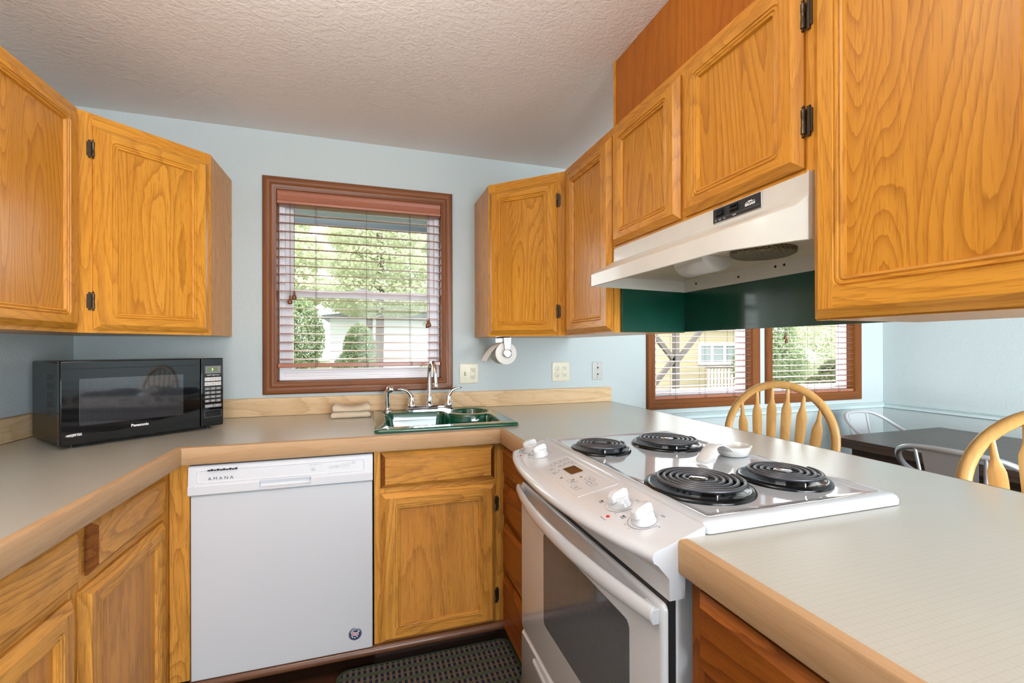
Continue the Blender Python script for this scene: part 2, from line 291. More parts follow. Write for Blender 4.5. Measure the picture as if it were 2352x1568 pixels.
# ------------------------------------------------------------------ mesh helpers
WM = {}   # world matrix of every object built here, by name
class MB:
    def __init__(s): s.v = []; s.f = []; s.m = []
    def add(s, vs, fs, mat=0):
        o = len(s.v); s.v += [Vector(p) for p in vs]; s.f += [[o+i for i in f] for f in fs]; s.m += [mat]*len(fs); return s
    def box(s, x0, x1, y0, y1, z0, z1, mat=0, T=None):
        vs = [Vector((x, y, z)) for x in (x0, x1) for y in (y0, y1) for z in (z0, z1)]
        if T is not None: vs = [T @ p for p in vs]
        return s.add(vs, [(0, 1, 3, 2), (4, 6, 7, 5), (0, 4, 5, 1), (2, 3, 7, 6), (0, 2, 6, 4), (1, 5, 7, 3)], mat)
    def quad(s, a, b, c, d, mat=0): return s.add([a, b, c, d], [(0, 1, 2, 3)], mat)
    def tube(s, pts, r, n=12, closed=False, caps=True, mat=0, flat=None, up=None):
        pts = [Vector(p) for p in pts]; N = len(pts); rs = r if isinstance(r, (list, tuple)) else [r]*N
        nrm = None; vs = []
        for i, p in enumerate(pts):
            if closed: t = pts[(i+1) % N]-pts[i-1]
            else: t = pts[min(i+1, N-1)]-pts[max(i-1, 0)]
            if t.length < 1e-9: t = Vector((0, 0, 1))
            t.normalize()
            if up is not None: nrm = Vector(up)
            elif nrm is None: nrm = Vector((0, 0, 1)) if abs(t.z) < 0.9 else Vector((1, 0, 0))
            nrm = (nrm - t*nrm.dot(t))
            if nrm.length < 1e-6: nrm = t.orthogonal()
            nrm.normalize(); b = t.cross(nrm)
            ra, rb = (rs[i], rs[i]) if flat is None else (flat[0], flat[1])
            if isinstance(rs[i], tuple): ra, rb = rs[i]
            for k in range(n):
                a = 2*PI*(k+0.5)/n; ca, sa = math.cos(a), math.sin(a)
                if n == 4: ca, sa = ca*1.41421, sa*1.41421
                vs.append(p + nrm*(ra*ca) + b*(rb*sa))
        fs = []
        for i in range(N if closed else N-1):
            for k in range(n):
                j = (i+1) % N; fs.append((i*n+k, i*n+(k+1) % n, j*n+(k+1) % n, j*n+k))
        if caps and not closed: fs += [tuple(range(n-1, -1, -1)), tuple((N-1)*n+k for k in range(n))]
        return s.add(vs, fs, mat)
    def lathe(s, prof, c=(0, 0, 0), n=32, axis=(0, 0, 1), mat=0, caps=True):
        ax = Vector(axis).normalized(); a = ax.orthogonal().normalized(); b = ax.cross(a); c = Vector(c); vs = []
        for r, h in prof:
            for k in range(n):
                t = 2*PI*k/n; vs.append(c + ax*h + a*(r*math.cos(t)) + b*(r*math.sin(t)))
        fs = [(i*n+k, i*n+(k+1) % n, (i+1)*n+(k+1) % n, (i+1)*n+k) for i in range(len(prof)-1) for k in range(n)]
        if caps: fs += [tuple(range(n-1, -1, -1)), tuple((len(prof)-1)*n+k for k in range(n))]
        return s.add(vs, fs, mat)
    def ext(s, poly, axis, t0, t1, mat=0):
        f = {'x': lambda p, t: (t, p[0], p[1]), 'y': lambda p, t: (p[0], t, p[1]), 'z': lambda p, t: (p[0], p[1], t)}[axis]
        n = len(poly)
        return s.add([f(p, t0) for p in poly]+[f(p, t1) for p in poly], [tuple(range(n)), tuple(range(2*n-1, n-1, -1))]+[(i, (i+1) % n, n+(i+1) % n, n+i) for i in range(n)], mat)
    def loops(s, ls, mat=0, closed=True, cap0=False, cap1=False, matf=None):
        n = len(ls[0]); vs = [Vector(p) for l in ls for p in l]; fs = []; ms = []
        for i in range(len(ls)-1):
            for k in range(n if closed else n-1):
                f = (i*n+k, i*n+(k+1) % n, (i+1)*n+(k+1) % n, (i+1)*n+k); fs.append(f)
        if cap0: fs.append(tuple(range(n-1, -1, -1)))
        if cap1: fs.append(tuple((len(ls)-1)*n+k for k in range(n)))
        o = len(s.v); s.v += vs; s.f += [[o+i for i in f] for f in fs]
        for f in fs: s.m.append(mat if matf is None else matf(sum((vs[i] for i in f), Vector())/len(f), [vs[i] for i in f]))
        return s
    def build(s, name, mats, parent=None, bevel=0, seg=2, smooth=35, local=False, weld=True, recalc=True, sub=0):
        me = bpy.data.meshes.new(name); bm = bmesh.new()
        inv = Matrix.Identity(4)
        if parent is not None and not local: inv = WM[parent.name].inverted()
        bv = [bm.verts.new(inv @ p) for p in s.v]
        for f, mi in zip(s.f, s.m):
            idx = []
            for i in f:
                if not idx or (s.v[i]-s.v[idx[-1]]).length > 1e-7: idx.append(i)
            if len(idx) > 2 and (s.v[idx[0]]-s.v[idx[-1]]).length < 1e-7: idx.pop()
            if len(idx) < 3: continue
            try: fc = bm.faces.new([bv[i] for i in idx]); fc.material_index = mi; fc.smooth = smooth > 0
            except ValueError: pass
        if weld: bmesh.ops.remove_doubles(bm, verts=bm.verts, dist=1e-6)
        if recalc: bmesh.ops.recalc_face_normals(bm, faces=bm.faces)
        bm.to_mesh(me); bm.free()
        for m in (mats if isinstance(mats, (list, tuple)) else [mats]): me.materials.append(m)
        if smooth > 0: me.set_sharp_from_angle(angle=math.radians(smooth))
        o = bpy.data.objects.new(name, me); COL.objects.link(o)
        WM[o.name] = Matrix.Identity(4) if parent is None else WM[parent.name].copy()
        if parent is not None: o.parent = parent
        if bevel > 0:
            md = o.modifiers.new('edges', 'BEVEL'); md.width = bevel; md.segments = seg; md.limit_method = 'ANGLE'; md.angle_limit = math.radians(40); md.harden_normals = False
        if sub: md = o.modifiers.new('sub', 'SUBSURF'); md.levels = sub; md.render_levels = sub
        return o
def thing(name, label, cat, loc, rotz=0.0, group=None):
    o = bpy.data.objects.new(name, None); COL.objects.link(o); o.empty_display_size = 0.05
    o.location = loc; o.rotation_euler = (0, 0, rotz); WM[o.name] = Matrix.Translation(loc) @ Matrix.Rotation(rotz, 4, 'Z')
    return tag(o, label, cat, group)
def tag(o, label=None, cat=None, group=None, kind=None):
    if label: o['label'] = label
    if cat: o['category'] = cat
    if group: o['group'] = group
    if kind: o['kind'] = kind
    return o
def struct(mb, name, mats, parent=None, label=None, **kw):
    o = mb.build(name, mats, parent, **kw)
    if parent is None: o['kind'] = 'structure'
    if label: o['label'] = label
    return o
def copytree(o, loc=None, rotz=None):
    c = o.copy(); COL.objects.link(c); WM[c.name] = WM[o.name].copy()
    if loc is not None: c.location = loc
    if rotz is not None: c.rotation_euler = (0, 0, rotz)
    if loc is not None: WM[c.name] = Matrix.Translation(c.location) @ Matrix.Rotation(c.rotation_euler.z, 4, 'Z')
    for ch in list(o.children):
        d = ch.copy(); COL.objects.link(d); d.parent = c; WM[d.name] = WM[c.name].copy()
        for g in list(ch.children):
            e = g.copy(); COL.objects.link(e); e.parent = d; WM[e.name] = WM[c.name].copy()
    return c
TEXTS = []
def text(name, body, size, parent, loc, xdir, updir, mat, align='CENTER', sx=1.0, shear=0.0, line=1.0, ext=0.0002, bold=0.0):
    cu = bpy.data.curves.new(name, 'FONT'); cu.body = body; cu.size = size; cu.align_x = align; cu.align_y = 'CENTER'
    cu.shear = shear; cu.space_line = line; cu.extrude = ext; cu.offset = bold; cu.resolution_u = 3
    cu.materials.append(mat)
    o = bpy.data.objects.new(name, cu); COL.objects.link(o)
    x = Vector(xdir).normalized(); u = Vector(updir); u = (u-x*u.dot(x)).normalized(); n = x.cross(u)
    Mw = Matrix(((x.x*sx, u.x, n.x, loc[0]), (x.y*sx, u.y, n.y, loc[1]), (x.z*sx, u.z, n.z, loc[2]), (0, 0, 0, 1)))
    o.parent = parent; o.matrix_basis = WM[parent.name].inverted() @ Mw; TEXTS.append(o)
    WM[o.name] = Mw; return o
def rrect(x0, x1, y0, y1, r, n=5):
    pts = []
    for cx, cy, a0 in ((x1-r, y1-r, 0), (x0+r, y1-r, PI/2), (x0+r, y0+r, PI), (x1-r, y0+r, 3*PI/2)):
        for k in range(n): a = a0+PI/2*k/(n-1); pts.append((cx+r*math.cos(a), cy+r*math.sin(a)))
    return pts
def slab(rects, holes, z0, z1):
    """union of rectangles less the holes, as one slab without inner walls"""
    xs = sorted({v for r in rects+holes for v in r[:2]}); ys = sorted({v for r in rects+holes for v in r[2:]})
    def inside(cx, cy):
        return any(a < cx < b and c < cy < d for a, b, c, d in rects) and not any(a < cx < b and c < cy < d for a, b, c, d in holes)
    cell = {(i, j): inside((xs[i]+xs[i+1])/2, (ys[j]+ys[j+1])/2) for i in range(len(xs)-1) for j in range(len(ys)-1)}
    mb = MB()
    for (i, j), on in cell.items():
        if not on: continue
        a, b, c, d = xs[i], xs[i+1], ys[j], ys[j+1]
        mb.quad((a, c, z1), (b, c, z1), (b, d, z1), (a, d, z1)); mb.quad((a, c, z0), (a, d, z0), (b, d, z0), (b, c, z0))
        if not cell.get((i-1, j)): mb.quad((a, c, z0), (a, c, z1), (a, d, z1), (a, d, z0))
        if not cell.get((i+1, j)): mb.quad((b, c, z0), (b, d, z0), (b, d, z1), (b, c, z1))
        if not cell.get((i, j-1)): mb.quad((a, c, z0), (b, c, z0), (b, c, z1), (a, c, z1))
        if not cell.get((i, j+1)): mb.quad((a, d, z0), (a, d, z1), (b, d, z1), (b, d, z0))
    return mb
# ------------------------------------------------------------------ room shell
ZC = 2.336; XR = 5.148; YR = -5.2
def wall_xz(rects, holes, y0, y1):
    mb = slab(rects, holes, y0, y1); mb.v = [Vector((p.x, p.z, p.y)) for p in mb.v]; return mb
def wall_yz(rects, holes, x0, x1):
    mb = slab(rects, holes, x0, x1); mb.v = [Vector((p.z, p.x, p.y)) for p in mb.v]; return mb
KW = (0.816, 1.640, 1.082, 2.047); D1 = (3.025, 3.829, 0.907, 2.049); D2 = (4.007, 4.827, 0.907, 2.049)
struct(MB().box(-0.12, XR+0.12, YR-0.12, 0.12, -0.12, 0.0), 'floor', floorm, smooth=0)
struct(MB().box(-0.12, XR+0.12, YR-0.12, 0.12, ZC, ZC+0.1), 'ceiling', ceilm, smooth=0)
struct(wall_xz([(-0.12, XR+0.12, 0, ZC)], [KW, D1, D2], 0.0, 0.12), 'wall_back', wallm, smooth=0)
struct(MB().box(-0.12, 0, YR, 0, 0, ZC), 'wall_left', wallm, smooth=0)
struct(MB().box(XR, XR+0.12, YR, 0, 0, ZC), 'wall_right', wallm, smooth=0)
struct(wall_xz([(-0.12, XR+0.12, 0, ZC)], [(1.1, 4.0, 0.25, 2.20)], YR-0.12, YR), 'wall_rear', wallm, smooth=0)

CAS = [(0, 0.0), (0, -0.014), (0.006, -0.021), (0.016, -0.022), (0.026, -0.018), (0.036, -0.018), (0.042, -0.021), (0.050, -0.019), (0.056, -0.013), (0.0615, -0.012), (0.0630, -0.010), (0.0632, 0.085)]
def rect_loop(x0, x1, z0, z1, o, y): return [(x0+o, y, z0+o), (x1-o, y, z0+o), (x1-o, y, z1-o), (x0+o, y, z1-o)]
def hv(c, vs):
    ex = max(p.x for p in vs)-min(p.x for p in vs); ez = max(p.z for p in vs)-min(p.z for p in vs)
    return 1 if ex > ez else 0
def window(idx, op):
    x0, x1, z0, z1 = op
    mb = MB().loops([rect_loop(x0-0.0615, x1+0.0615, z0-0.0615, z1+0.0615, o, y) for o, y in CAS], matf=hv)
    struct(mb, 'trim_%d' % idx, [trimw['z'], trimw['x']], smooth=40)
    w = bpy.data.objects.new('window_%d' % idx, None); COL.objects.link(w); w.location = ((x0+x1)/2, 0.09, z0); w['kind'] = 'structure'
    WM[w.name] = Matrix.Translation(w.location)
    a, b, c, d = x0+0.0025, x1-0.0025, z0+0.0025, z1-0.0025; zm = z0+0.46*(z1-z0)
    fr = MB().loops([rect_loop(a, b, c, d, o, y) for o, y in ((0, 0.118), (0, 0.052), (0.012, 0.052), (0.012, 0.060), (0.026, 0.060), (0.026, 0.118))])
    fr.build('window_frame', vinyl, w, bevel=0.0015)
    def sash(p, q, r, s_, y, rail):
        m = MB().loops([rect_loop(p, q, r, s_, o, yy) for o, yy in ((0, y+0.022), (0, y), (0.028, y), (0.031, y+0.004), (0.038, y+0.004), (0.038, y+0.022))])
        if rail: m.box(p, q, y-0.006, y, r, r+0.02)
        return m.build('window_sash', vinyl, w, bevel=0.0015)
    up = sash(a+0.024, b-0.024, zm-0.005, d-0.024, 0.086, False)
    lo = sash(a+0.024, b-0.024, c+0.020, zm+0.030, 0.062, True)
    MB().box(a+0.06, b-0.06, 0.096, 0.099, zm+0.03, d-0.06).build('window_pane', glass, up, smooth=0)
    MB().box(a+0.06, b-0.06, 0.073, 0.076, c+0.055, zm-0.005).build('window_pane', glass, lo, smooth=0)
    xm = (a+b)/2
    MB().box(xm-0.05, xm+0.05, 0.055, 0.085, zm+0.030, zm+0.036).lathe([(0.018, 0), (0.018, 0.008), (0.012, 0.014)], (xm, 0.07, zm+0.036), 20).build('sash_lock', vinyl, lo, bevel=0.001)
for i, op in enumerate((KW, D1, D2)): window(i+1, op)
# chair rail, back wall and right wall; the profile runs along the wall
RP = [(0, 0.768), (-0.012, 0.770), (-0.018, 0.776), (-0.013, 0.784), (-0.013, 0.796), (-0.020, 0.802), (-0.022, 0.810), (-0.014, 0.816), (0, 0.816)]
struct(MB().ext(RP, 'x', 2.46, XR), 'trim_4', railm, smooth=50)
struct(MB().ext([(XR+a, z) for a, z in RP], 'y', YR, 0.0), 'trim_5', railm, smooth=50)
struct(MB().box(2.46, XR-0.001, -0.014, 0, 0.0, 0.09), 'baseboard_back', railm, bevel=0.003)
struct(MB().box(XR-0.014, XR, YR, -0.014, 0.0, 0.09), 'baseboard_right', railm, bevel=0.003)

# ------------------------------------------------------------------ window blinds
def tassel(parent, x, y, z, ztop):
    c = MB().tube([(x, y, ztop), (x, y, z+0.02)], 0.0012, 6).build('pull_cord', cord, parent)
    MB().lathe([(0.002, 0.026), (0.005, 0.022), (0.0055, 0.016), (0.004, 0.012), (0.008, 0.004), (0.012, -0.006), (0.012, -0.012), (0.007, -0.018), (0.002, -0.019)], (x, y, z), 16).build('cord_tassel', blindw_d, c)
blindw_d = plain('dark_tassel_wood', (0.16, 0.055, 0.02), 0.35, coat=0.4)
def blind(label, op, zb, pitch, cords, tassels, tilt, yc=0.024):
    x0, x1, z0, z1 = op; a, b = x0+0.004, x1-0.004
    t = thing('window_blind', label, 'blind', ((x0+x1)/2, yc, zb), 0, 'wooden blinds in the windows')
    P_ = [(0.026, 0), (-0.024, 0), (-0.030, -0.010), (-0.024, -0.024), (-0.028, -0.034), (-0.022, -0.044), (-0.030, -0.056), (-0.030, -0.066), (-0.016, -0.070), (0.026, -0.070)]
    MB().ext([(yc-0.006+p[0], z1-0.002+p[1]) for p in P_], 'x', a, b).build('valance', blindw, t, smooth=30)
    h = (a+b)/2; L = (b-a)/2-0.003
    s0 = None; z = zb+0.038; ca, sa = math.cos(tilt), math.sin(tilt)
    while z < z1-0.085:
        if s0 is None:
            pr_ = [(-0.025, 0.0), (-0.012, 0.0016), (0, 0.0021), (0.012, 0.0016), (0.025, 0.0), (0.025, -0.0022), (0.012, -0.0006), (0, 0.0), (-0.012, -0.0006), (-0.025, -0.0022)]
            m = MB().ext([(yc+p[0]*ca-p[1]*sa, z+p[0]*sa+p[1]*ca) for p in pr_], 'x', h-L, h+L)
            s0 = m.build('slat', blindw, t, smooth=30); zz = z
        else:
            c = s0.copy(); COL.objects.link(c); c.parent = t; c.location = (0, 0, z-zz)
        z += pitch
    MB().box(a, b, yc-0.025, yc+0.025, zb-0.004, zb+0.017).build('bottom_rail', blindw, t, bevel=0.003)
    for f in cords:
        x = a+(b-a)*f
        m = MB()
        for dy in (-0.0275, 0.0275): m.tube([(x, yc+dy, z1-0.06), (x, yc+dy, zb)], 0.0009, 5)
        m.tube([(x, yc-0.029, zb+0.004), (x+0.006, yc-0.033, zb-0.004), (x+0.010, yc-0.034, zb+0.016), (x+0.004, yc-0.032, zb+0.028)], 0.0009, 5)
        m.build('ladder_cord', cord, t)
    for x, zt, zt0 in tassels: tassel(t, x, yc-0.040, zt, zt0)
blind('red-brown wooden blind in the window over the green sink', KW, 1.157, 0.0434, (0.215, 0.52, 0.80), ((0.879, 1.49, 1.98), (0.898, 1.513, 1.98), (1.571, 1.383, 1.98), (1.562, 1.378, 1.98)), 0.10)
blind('red-brown wooden blind showing a yellow house behind it', D1, 0.912, 0.0415, (0.20, 0.50, 0.80), (), 0.06)
blind('red-brown wooden blind of the dining window next to the room corner', D2, 0.912, 0.0415, (0.20, 0.50, 0.80), ((4.120, 1.325, 1.98), (4.131, 1.296, 1.98)), 0.06)

# ------------------------------------------------------------------ cabinets
def door_frame(x0, x1, z0, z1, y, t, sw, c=0.018):
    sw, rw = sw if isinstance(sw, tuple) else (sw, sw)
    mb = MB(); f = y-t
    mb.loops([rect_loop(x0, x1, z0, z1, o, yy) for o, yy in ((0, y), (0, y-0.006), (c, f))], matf=hv, cap0=True)
    a, b, p, q = x0+c, x1-c, z0+c, z1-c; A, B, Pz, Q = x0+sw, x1-sw, z0+rw, z1-rw
    for xa, xb in ((a, A), (B, b)): mb.quad((xa, f, p), (xb, f, p), (xb, f, q), (xa, f, q), 0)
    for za, zb in ((p, Pz), (Q, q)): mb.quad((A, f, za), (B, f, za), (B, f, zb), (A, f, zb), 1)
    n = 5; sq = [(X, f, Z) for X, Z in ((B, Q), (A, Q), (A, Pz), (B, Pz)) for _ in range(n)]
    ls = [sq]
    for o, d in ((0, 0), (0.0018, 0.0034), (0.0045, 0.0010), (0.0085, 0.0010), (0.0105, 0.0042), (0.0135, 0.0020), (0.0175, 0.0032), (0.0200, 0.0115)):
        ls.append([(X, f+d, Z) for X, Z in rrect(A+o, B-o, Pz+o, Q-o, max(0.016-o*0.7, 0.002), n)])
    mb.loops(ls, matf=hv)
    return mb, (A+0.012, B-0.012, Pz+0.012, Q-0.012, f+0.0105)
def hinge(parent, x, y, z, side):
    # side +1: the door lies to the right of the hinge, -1: to the left
    m = MB().box(x-side*0.015, x, y-0.0025, y, z-0.024, z+0.024)
    m.box(x-side*0.011, x-side*0.004, y-0.004, y, z-0.031, z+0.031)
    m.lathe([(0.001, -0.034), (0.0035, -0.031), (0.0022, -0.027), (0.0048, -0.025), (0.0048, -0.009), (0.0042, -0.008), (0.0042, 0.008), (0.0048, 0.009), (0.0048, 0.025), (0.0022, 0.027), (0.0035, 0.031), (0.001, 0.034)], (x+side*0.001, y-0.007, z), 14)
    return m.build('hinge', bronze, parent, local=True)
toem = plain('dark_toe_board', (0.035, 0.015, 0.008), 0.5)
def cabinet(name, label, loc, rot, w, h, depth, doors=(), drawers=(), ms=None, poly=None, rails=(), stiles=(), group=None, toe=False, mould=True, cat='cabinet', fw=0.04, ctop=None):
    v, hh, pn, dv, dh = ms
    t = thing(name, label, cat, loc, rot, group)
    b = MB()
    if poly is None:
        b.box(0.001, w-0.001, 0.019, depth-0.002, 0.1 if toe else 0.001, (ctop or h)-0.001)
        b.build('carcass', v, t, local=True, smooth=0)
        if toe: MB().box(0.004, w-0.004, 0.075, depth-0.004, 0.0, 0.0995).build('toe_board', toem, t, local=True, smooth=0)
    else:
        b.ext(poly, 'z', loc[2]+0.001, loc[2]+h-0.001); b.build('carcass', v, t, smooth=0)
    z0 = 0.1 if toe else 0.0
    ff = MB()
    ff.box(0, fw, 0, 0.0195, z0, h, 0); ff.box(w-fw, w, 0, 0.0195, z0, h, 0)
    ff.box(fw, w-fw, 0, 0.0195, z0, z0+0.035, 1); ff.box(fw, w-fw, 0, 0.0195, h-0.045, h, 1)
    ff.box(fw, w-fw, 0.003, 0.0195, z0+0.035, h-0.045, 1)
    for z in rails: ff.box(fw, w-fw, 0.0008, 0.0195, z-0.02, z+0.02, 1)
    for x in stiles: ff.box(x-0.025, x+0.025, 0.0003, 0.0195, z0+0.035, h-0.045, 0)
    ff.build('face_frame', [v, hh], t, local=True, smooth=0, weld=False)
    for d in doors:
        x0, x1, za, zb = d[:4]; sw = d[4]; hs = d[5] if len(d) > 5 else ()
        mb, pq = door_frame(x0, x1, za, zb, -0.0005, 0.021, sw)
        o = mb.build('door', [v, hh], t, local=True, smooth=38)
        MB().quad((pq[0], pq[4], pq[2]), (pq[1], pq[4], pq[2]), (pq[1], pq[4], pq[3]), (pq[0], pq[4], pq[3])).build('door_panel', pn, o, local=True, smooth=0)
        for side, hz in hs: hinge(o, x0-0.001 if side > 0 else x1+0.001, -0.0008, hz, side)
    for d in drawers:
        x0, x1, za, zb = d[:4]
        MB().loops([rect_loop(x0, x1, za, zb, o, yy) for o, yy in ((0, -0.0005), (0, -0.006), (0.017, -0.021))], cap0=True, cap1=True, matf=hv).build('drawer_front', [endgrain, dh], t, local=True, smooth=30)
    return t
ZU, ZT = 1.307, 2.070; HU = ZT-ZU
UM = (oak['z'], oak['x'], oakp, oak['z'], oak['x'])
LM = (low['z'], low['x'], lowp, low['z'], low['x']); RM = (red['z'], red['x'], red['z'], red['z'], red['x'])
# left wall, diagonal corner, then the right-hand corner and the run over the peninsula
Y0 = -1.75
cabinet('wall_cabinet', 'oak wall cabinet on the far left above the microwave side of the worktop', (0.309, Y0, ZU), PI/2, -0.593-Y0, HU, 0.308,
        doors=[(-1.055-Y0, -0.613-Y0, 0.012, HU-0.018, (0.052, 0.042)), (-1.50-Y0, -1.075-Y0, 0.012, HU-0.018, (0.052, 0.042))], ms=UM, stiles=(-1.065-Y0,))
a = math.atan2(0.287, 0.310); L = math.hypot(0.287, 0.310); fn = (math.sin(a), -math.cos(a))
def off(p, k): return (p[0]-fn[0]*k, p[1]-fn[1]*k)
cabinet('corner_wall_cabinet', 'oak diagonal corner wall cabinet hanging over the black microwave', (0.309, -0.592, ZU), a, L, HU, 0.3,
        doors=[(0.040, L-0.012, 0.012, HU-0.042, (0.048, 0.042), ((1, 0.637), (1, 0.110)))], ms=UM,
        poly=[(0.0015, -0.0015), (0.619, -0.0015), (0.619, -0.305), off((0.619, -0.305), 0.019), off((0.309, -0.592), 0.019), (0.306, -0.5915), (0.0015, -0.5915)])
a = math.atan2(-0.278, 0.2915); L = math.hypot(0.278, 0.2915); fn = (math.sin(a), -math.cos(a))
cabinet('corner_wall_cabinet', 'small oak diagonal corner wall cabinet above the paper roll', (1.832, -0.305, ZU), a, L, HU, 0.3,
        doors=[(0.012, L-0.034, 0.012, HU-0.042, (0.046, 0.042), ((-1, 0.632), (-1, 0.113)))], ms=UM,
        poly=[(1.832, -0.0015), (1.832, -0.305), off((1.832, -0.305), 0.019), off((2.1235, -0.583), 0.019), (2.1265, -0.582), (2.428, -0.582), (2.428, -0.0015)])
cabinet('wall_cabinet', 'narrow oak wall cabinet between corner cabinet and range hood', (2.1235, -0.5835, ZU), -PI/2, 0.4355, HU, 0.3045,
        doors=[(0.048, 0.432, 0.008, HU-0.034, (0.052, 0.042))], ms=UM)
cabinet('wall_cabinet', 'short oak double-door wall cabinet above the almond range hood', (2.1235, -1.020, 1.615), -PI/2, 0.780, ZT-1.615, 0.3045,
        doors=[(0.012, 0.378, 0.010, 0.427, (0.046, 0.038)), (0.396, 0.760, 0.010, 0.427, (0.046, 0.038), ((-1, 0.325), (-1, 0.105)))], ms=UM, stiles=(0.387,), fw=0.03)
cabinet('wall_cabinet', 'large oak wall cabinet closest to the camera, beside the range hood', (2.1235, -1.801, ZU), -PI/2, 0.90, HU, 0.3045,
        doors=[(0.002, 0.372, 0.003, HU-0.03, (0.047, 0.058)), (0.39, 0.76, 0.003, HU-0.03, (0.047, 0.058))], ms=UM, stiles=(0.381,))
# veneer panel from the cabinet tops to the ceiling
t = thing('veneer_panel', 'plain oak veneer panel between the hood cabinet tops and the ceiling', 'panel', (2.16, -1.85, ZT))
MB().box(2.150, 2.162, -2.70, -0.992, ZT+0.001, ZC-0.001).build('panel_sheet', oak_soffit, t, smooth=0)
MB().box(2.146, 2.166, -0.9915, -0.980, ZT+0.001, ZC-0.001).build('edge_strip', oak['z'], t, smooth=0)
# green painted boards behind and beside the hood
t = thing('green_backboard', 'dark green painted board hanging under the cabinets behind the range hood', 'board', (2.434, -1.7, 1.31))
MB().box(2.4285, 2.442, -2.70, -1.0205, 1.312, 1.72).build('long_board', greenp, t, bevel=0.001)
MB().box(2.150, 2.4284, -1.0310, -1.0205, 1.309, 1.60).build('side_board', greenp, t, bevel=0.001)

# ---- base cabinets
cabinet('base_cabinet', 'worn oak base cabinet under the left worktop, drawers over doors', (0.600, -2.10, 0), PI/2, 1.43, 0.853, 0.595,
        doors=[(0.925, 1.365, 0.10, 0.682, (0.050, 0.042)), (0.460, 0.892, 0.10, 0.682, (0.050, 0.042))], drawers=[(0.955, 1.365, 0.706, 0.836), (0.46, 0.907, 0.706, 0.836)], ms=LM, stiles=(0.92,), rails=(0.694,), toe=True)
t = thing('corner_filler', 'narrow worn oak filler post left of the white dishwasher', 'filler', (0.63, -0.66, 0))
MB().box(0.6005, 0.6615, -0.6695, -0.650, 0.1, 0.853).build('post', low['z'], t, bevel=0.001)
cabinet('base_cabinet', 'worn oak sink base cabinet with false drawer front, right of the dishwasher', (1.2735, -0.670, 0), 0, 0.526, 0.853, 0.60,
        doors=[(0.024, 0.487, 0.106, 0.686, (0.055, 0.044), ((-1, 0.598), (-1, 0.213)))], drawers=[(0.024, 0.482, 0.706, 0.846)], ms=LM, rails=(0.697,), toe=True, fw=0.045, ctop=0.755)
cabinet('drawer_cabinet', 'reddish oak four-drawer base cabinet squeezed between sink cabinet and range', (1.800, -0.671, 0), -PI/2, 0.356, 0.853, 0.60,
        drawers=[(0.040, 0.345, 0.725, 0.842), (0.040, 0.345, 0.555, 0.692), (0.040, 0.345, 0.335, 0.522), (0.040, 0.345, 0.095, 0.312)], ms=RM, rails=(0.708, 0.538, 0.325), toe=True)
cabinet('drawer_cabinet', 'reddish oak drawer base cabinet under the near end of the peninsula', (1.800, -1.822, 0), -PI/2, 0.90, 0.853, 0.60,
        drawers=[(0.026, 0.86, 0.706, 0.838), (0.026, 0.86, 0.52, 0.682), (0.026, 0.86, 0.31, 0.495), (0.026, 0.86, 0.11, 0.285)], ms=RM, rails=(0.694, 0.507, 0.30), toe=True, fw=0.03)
# rounded moulding along the foot of the back run
t = thing('base_moulding', 'rounded brown moulding strip along the foot of dishwasher and sink cabinet', 'moulding', (1.23, -0.69, 0.07))
MB().ext([(-0.6715, 0.104), (-0.680, 0.104), (-0.690, 0.099), (-0.694, 0.090), (-0.693, 0.080), (-0.686, 0.073), (-0.6715, 0.071)], 'x', 0.664, 1.797).build('strip', brownmold, t, smooth=60)

# ------------------------------------------------------------------ countertop
t = thing('countertop', 'U-shaped beige laminate worktop with maple front edge and oak splashback', 'countertop', (1.2, -0.35, 0.855))
SX0, SX1, SY0, SY1 = 1.300, 1.856, -0.630, -0.105
D_ = -0.684; XL_ = 0.629; XP = 1.794
slab([(0.0205, XL_, -2.15, -0.0205), (0.0205, XP, D_, -0.0205), (XP, 2.700, -2.72, -0.0205)], [(SX0, SX1, SY0, SY1), (1.70, 2.335, -1.812, -1.030)], 0.856, 0.914).build('laminate_top', lami, t, smooth=0)
def nosing(pts, name='front_edge', m=None):
    mb = MB(); prof = [(0.0, 0.8545), (0.017, 0.8545), (0.0190, 0.858), (0.0190, 0.908), (0.017, 0.9125), (0.012, 0.9142), (0.0, 0.9142)]
    ls = []
    for (p, d) in pts: ls.append([(p[0]+d[0]*o, p[1]+d[1]*o, z) for o, z in prof])
    mb.loops(ls, cap0=True, cap1=True); return mb.build(name, m, t, smooth=30)
nosing([((XL_, -2.15), (1, 0)), ((XL_, D_), (1, -1))], m=nose['y'])
nosing([((XL_, D_), (1, -1)), ((XP, D_), (-1, -1))], m=nose['x'])
nosing([((XP, D_), (-1, -1)), ((XP, -1.030), (-1, 0))], m=nose['y'])
nosing([((XP, -1.812), (-1, 0)), ((XP, -2.72), (-1, 0))], m=nose['y'])
MB().box(2.700, 2.703, -2.72, -0.0205, 0.858, 0.9142).build('back_edge', edge_dark, t, smooth=0)
MB().box(0.0005, 2.700, -0.020, -0.0005, 0.9145, 1.004).build('splashback', splash['x'], t, bevel=0.002)
MB().box(0.0005, 0.020, -2.15, -0.0205, 0.9145, 1.004).build('splashback', splash['y'], t, bevel=0.002)

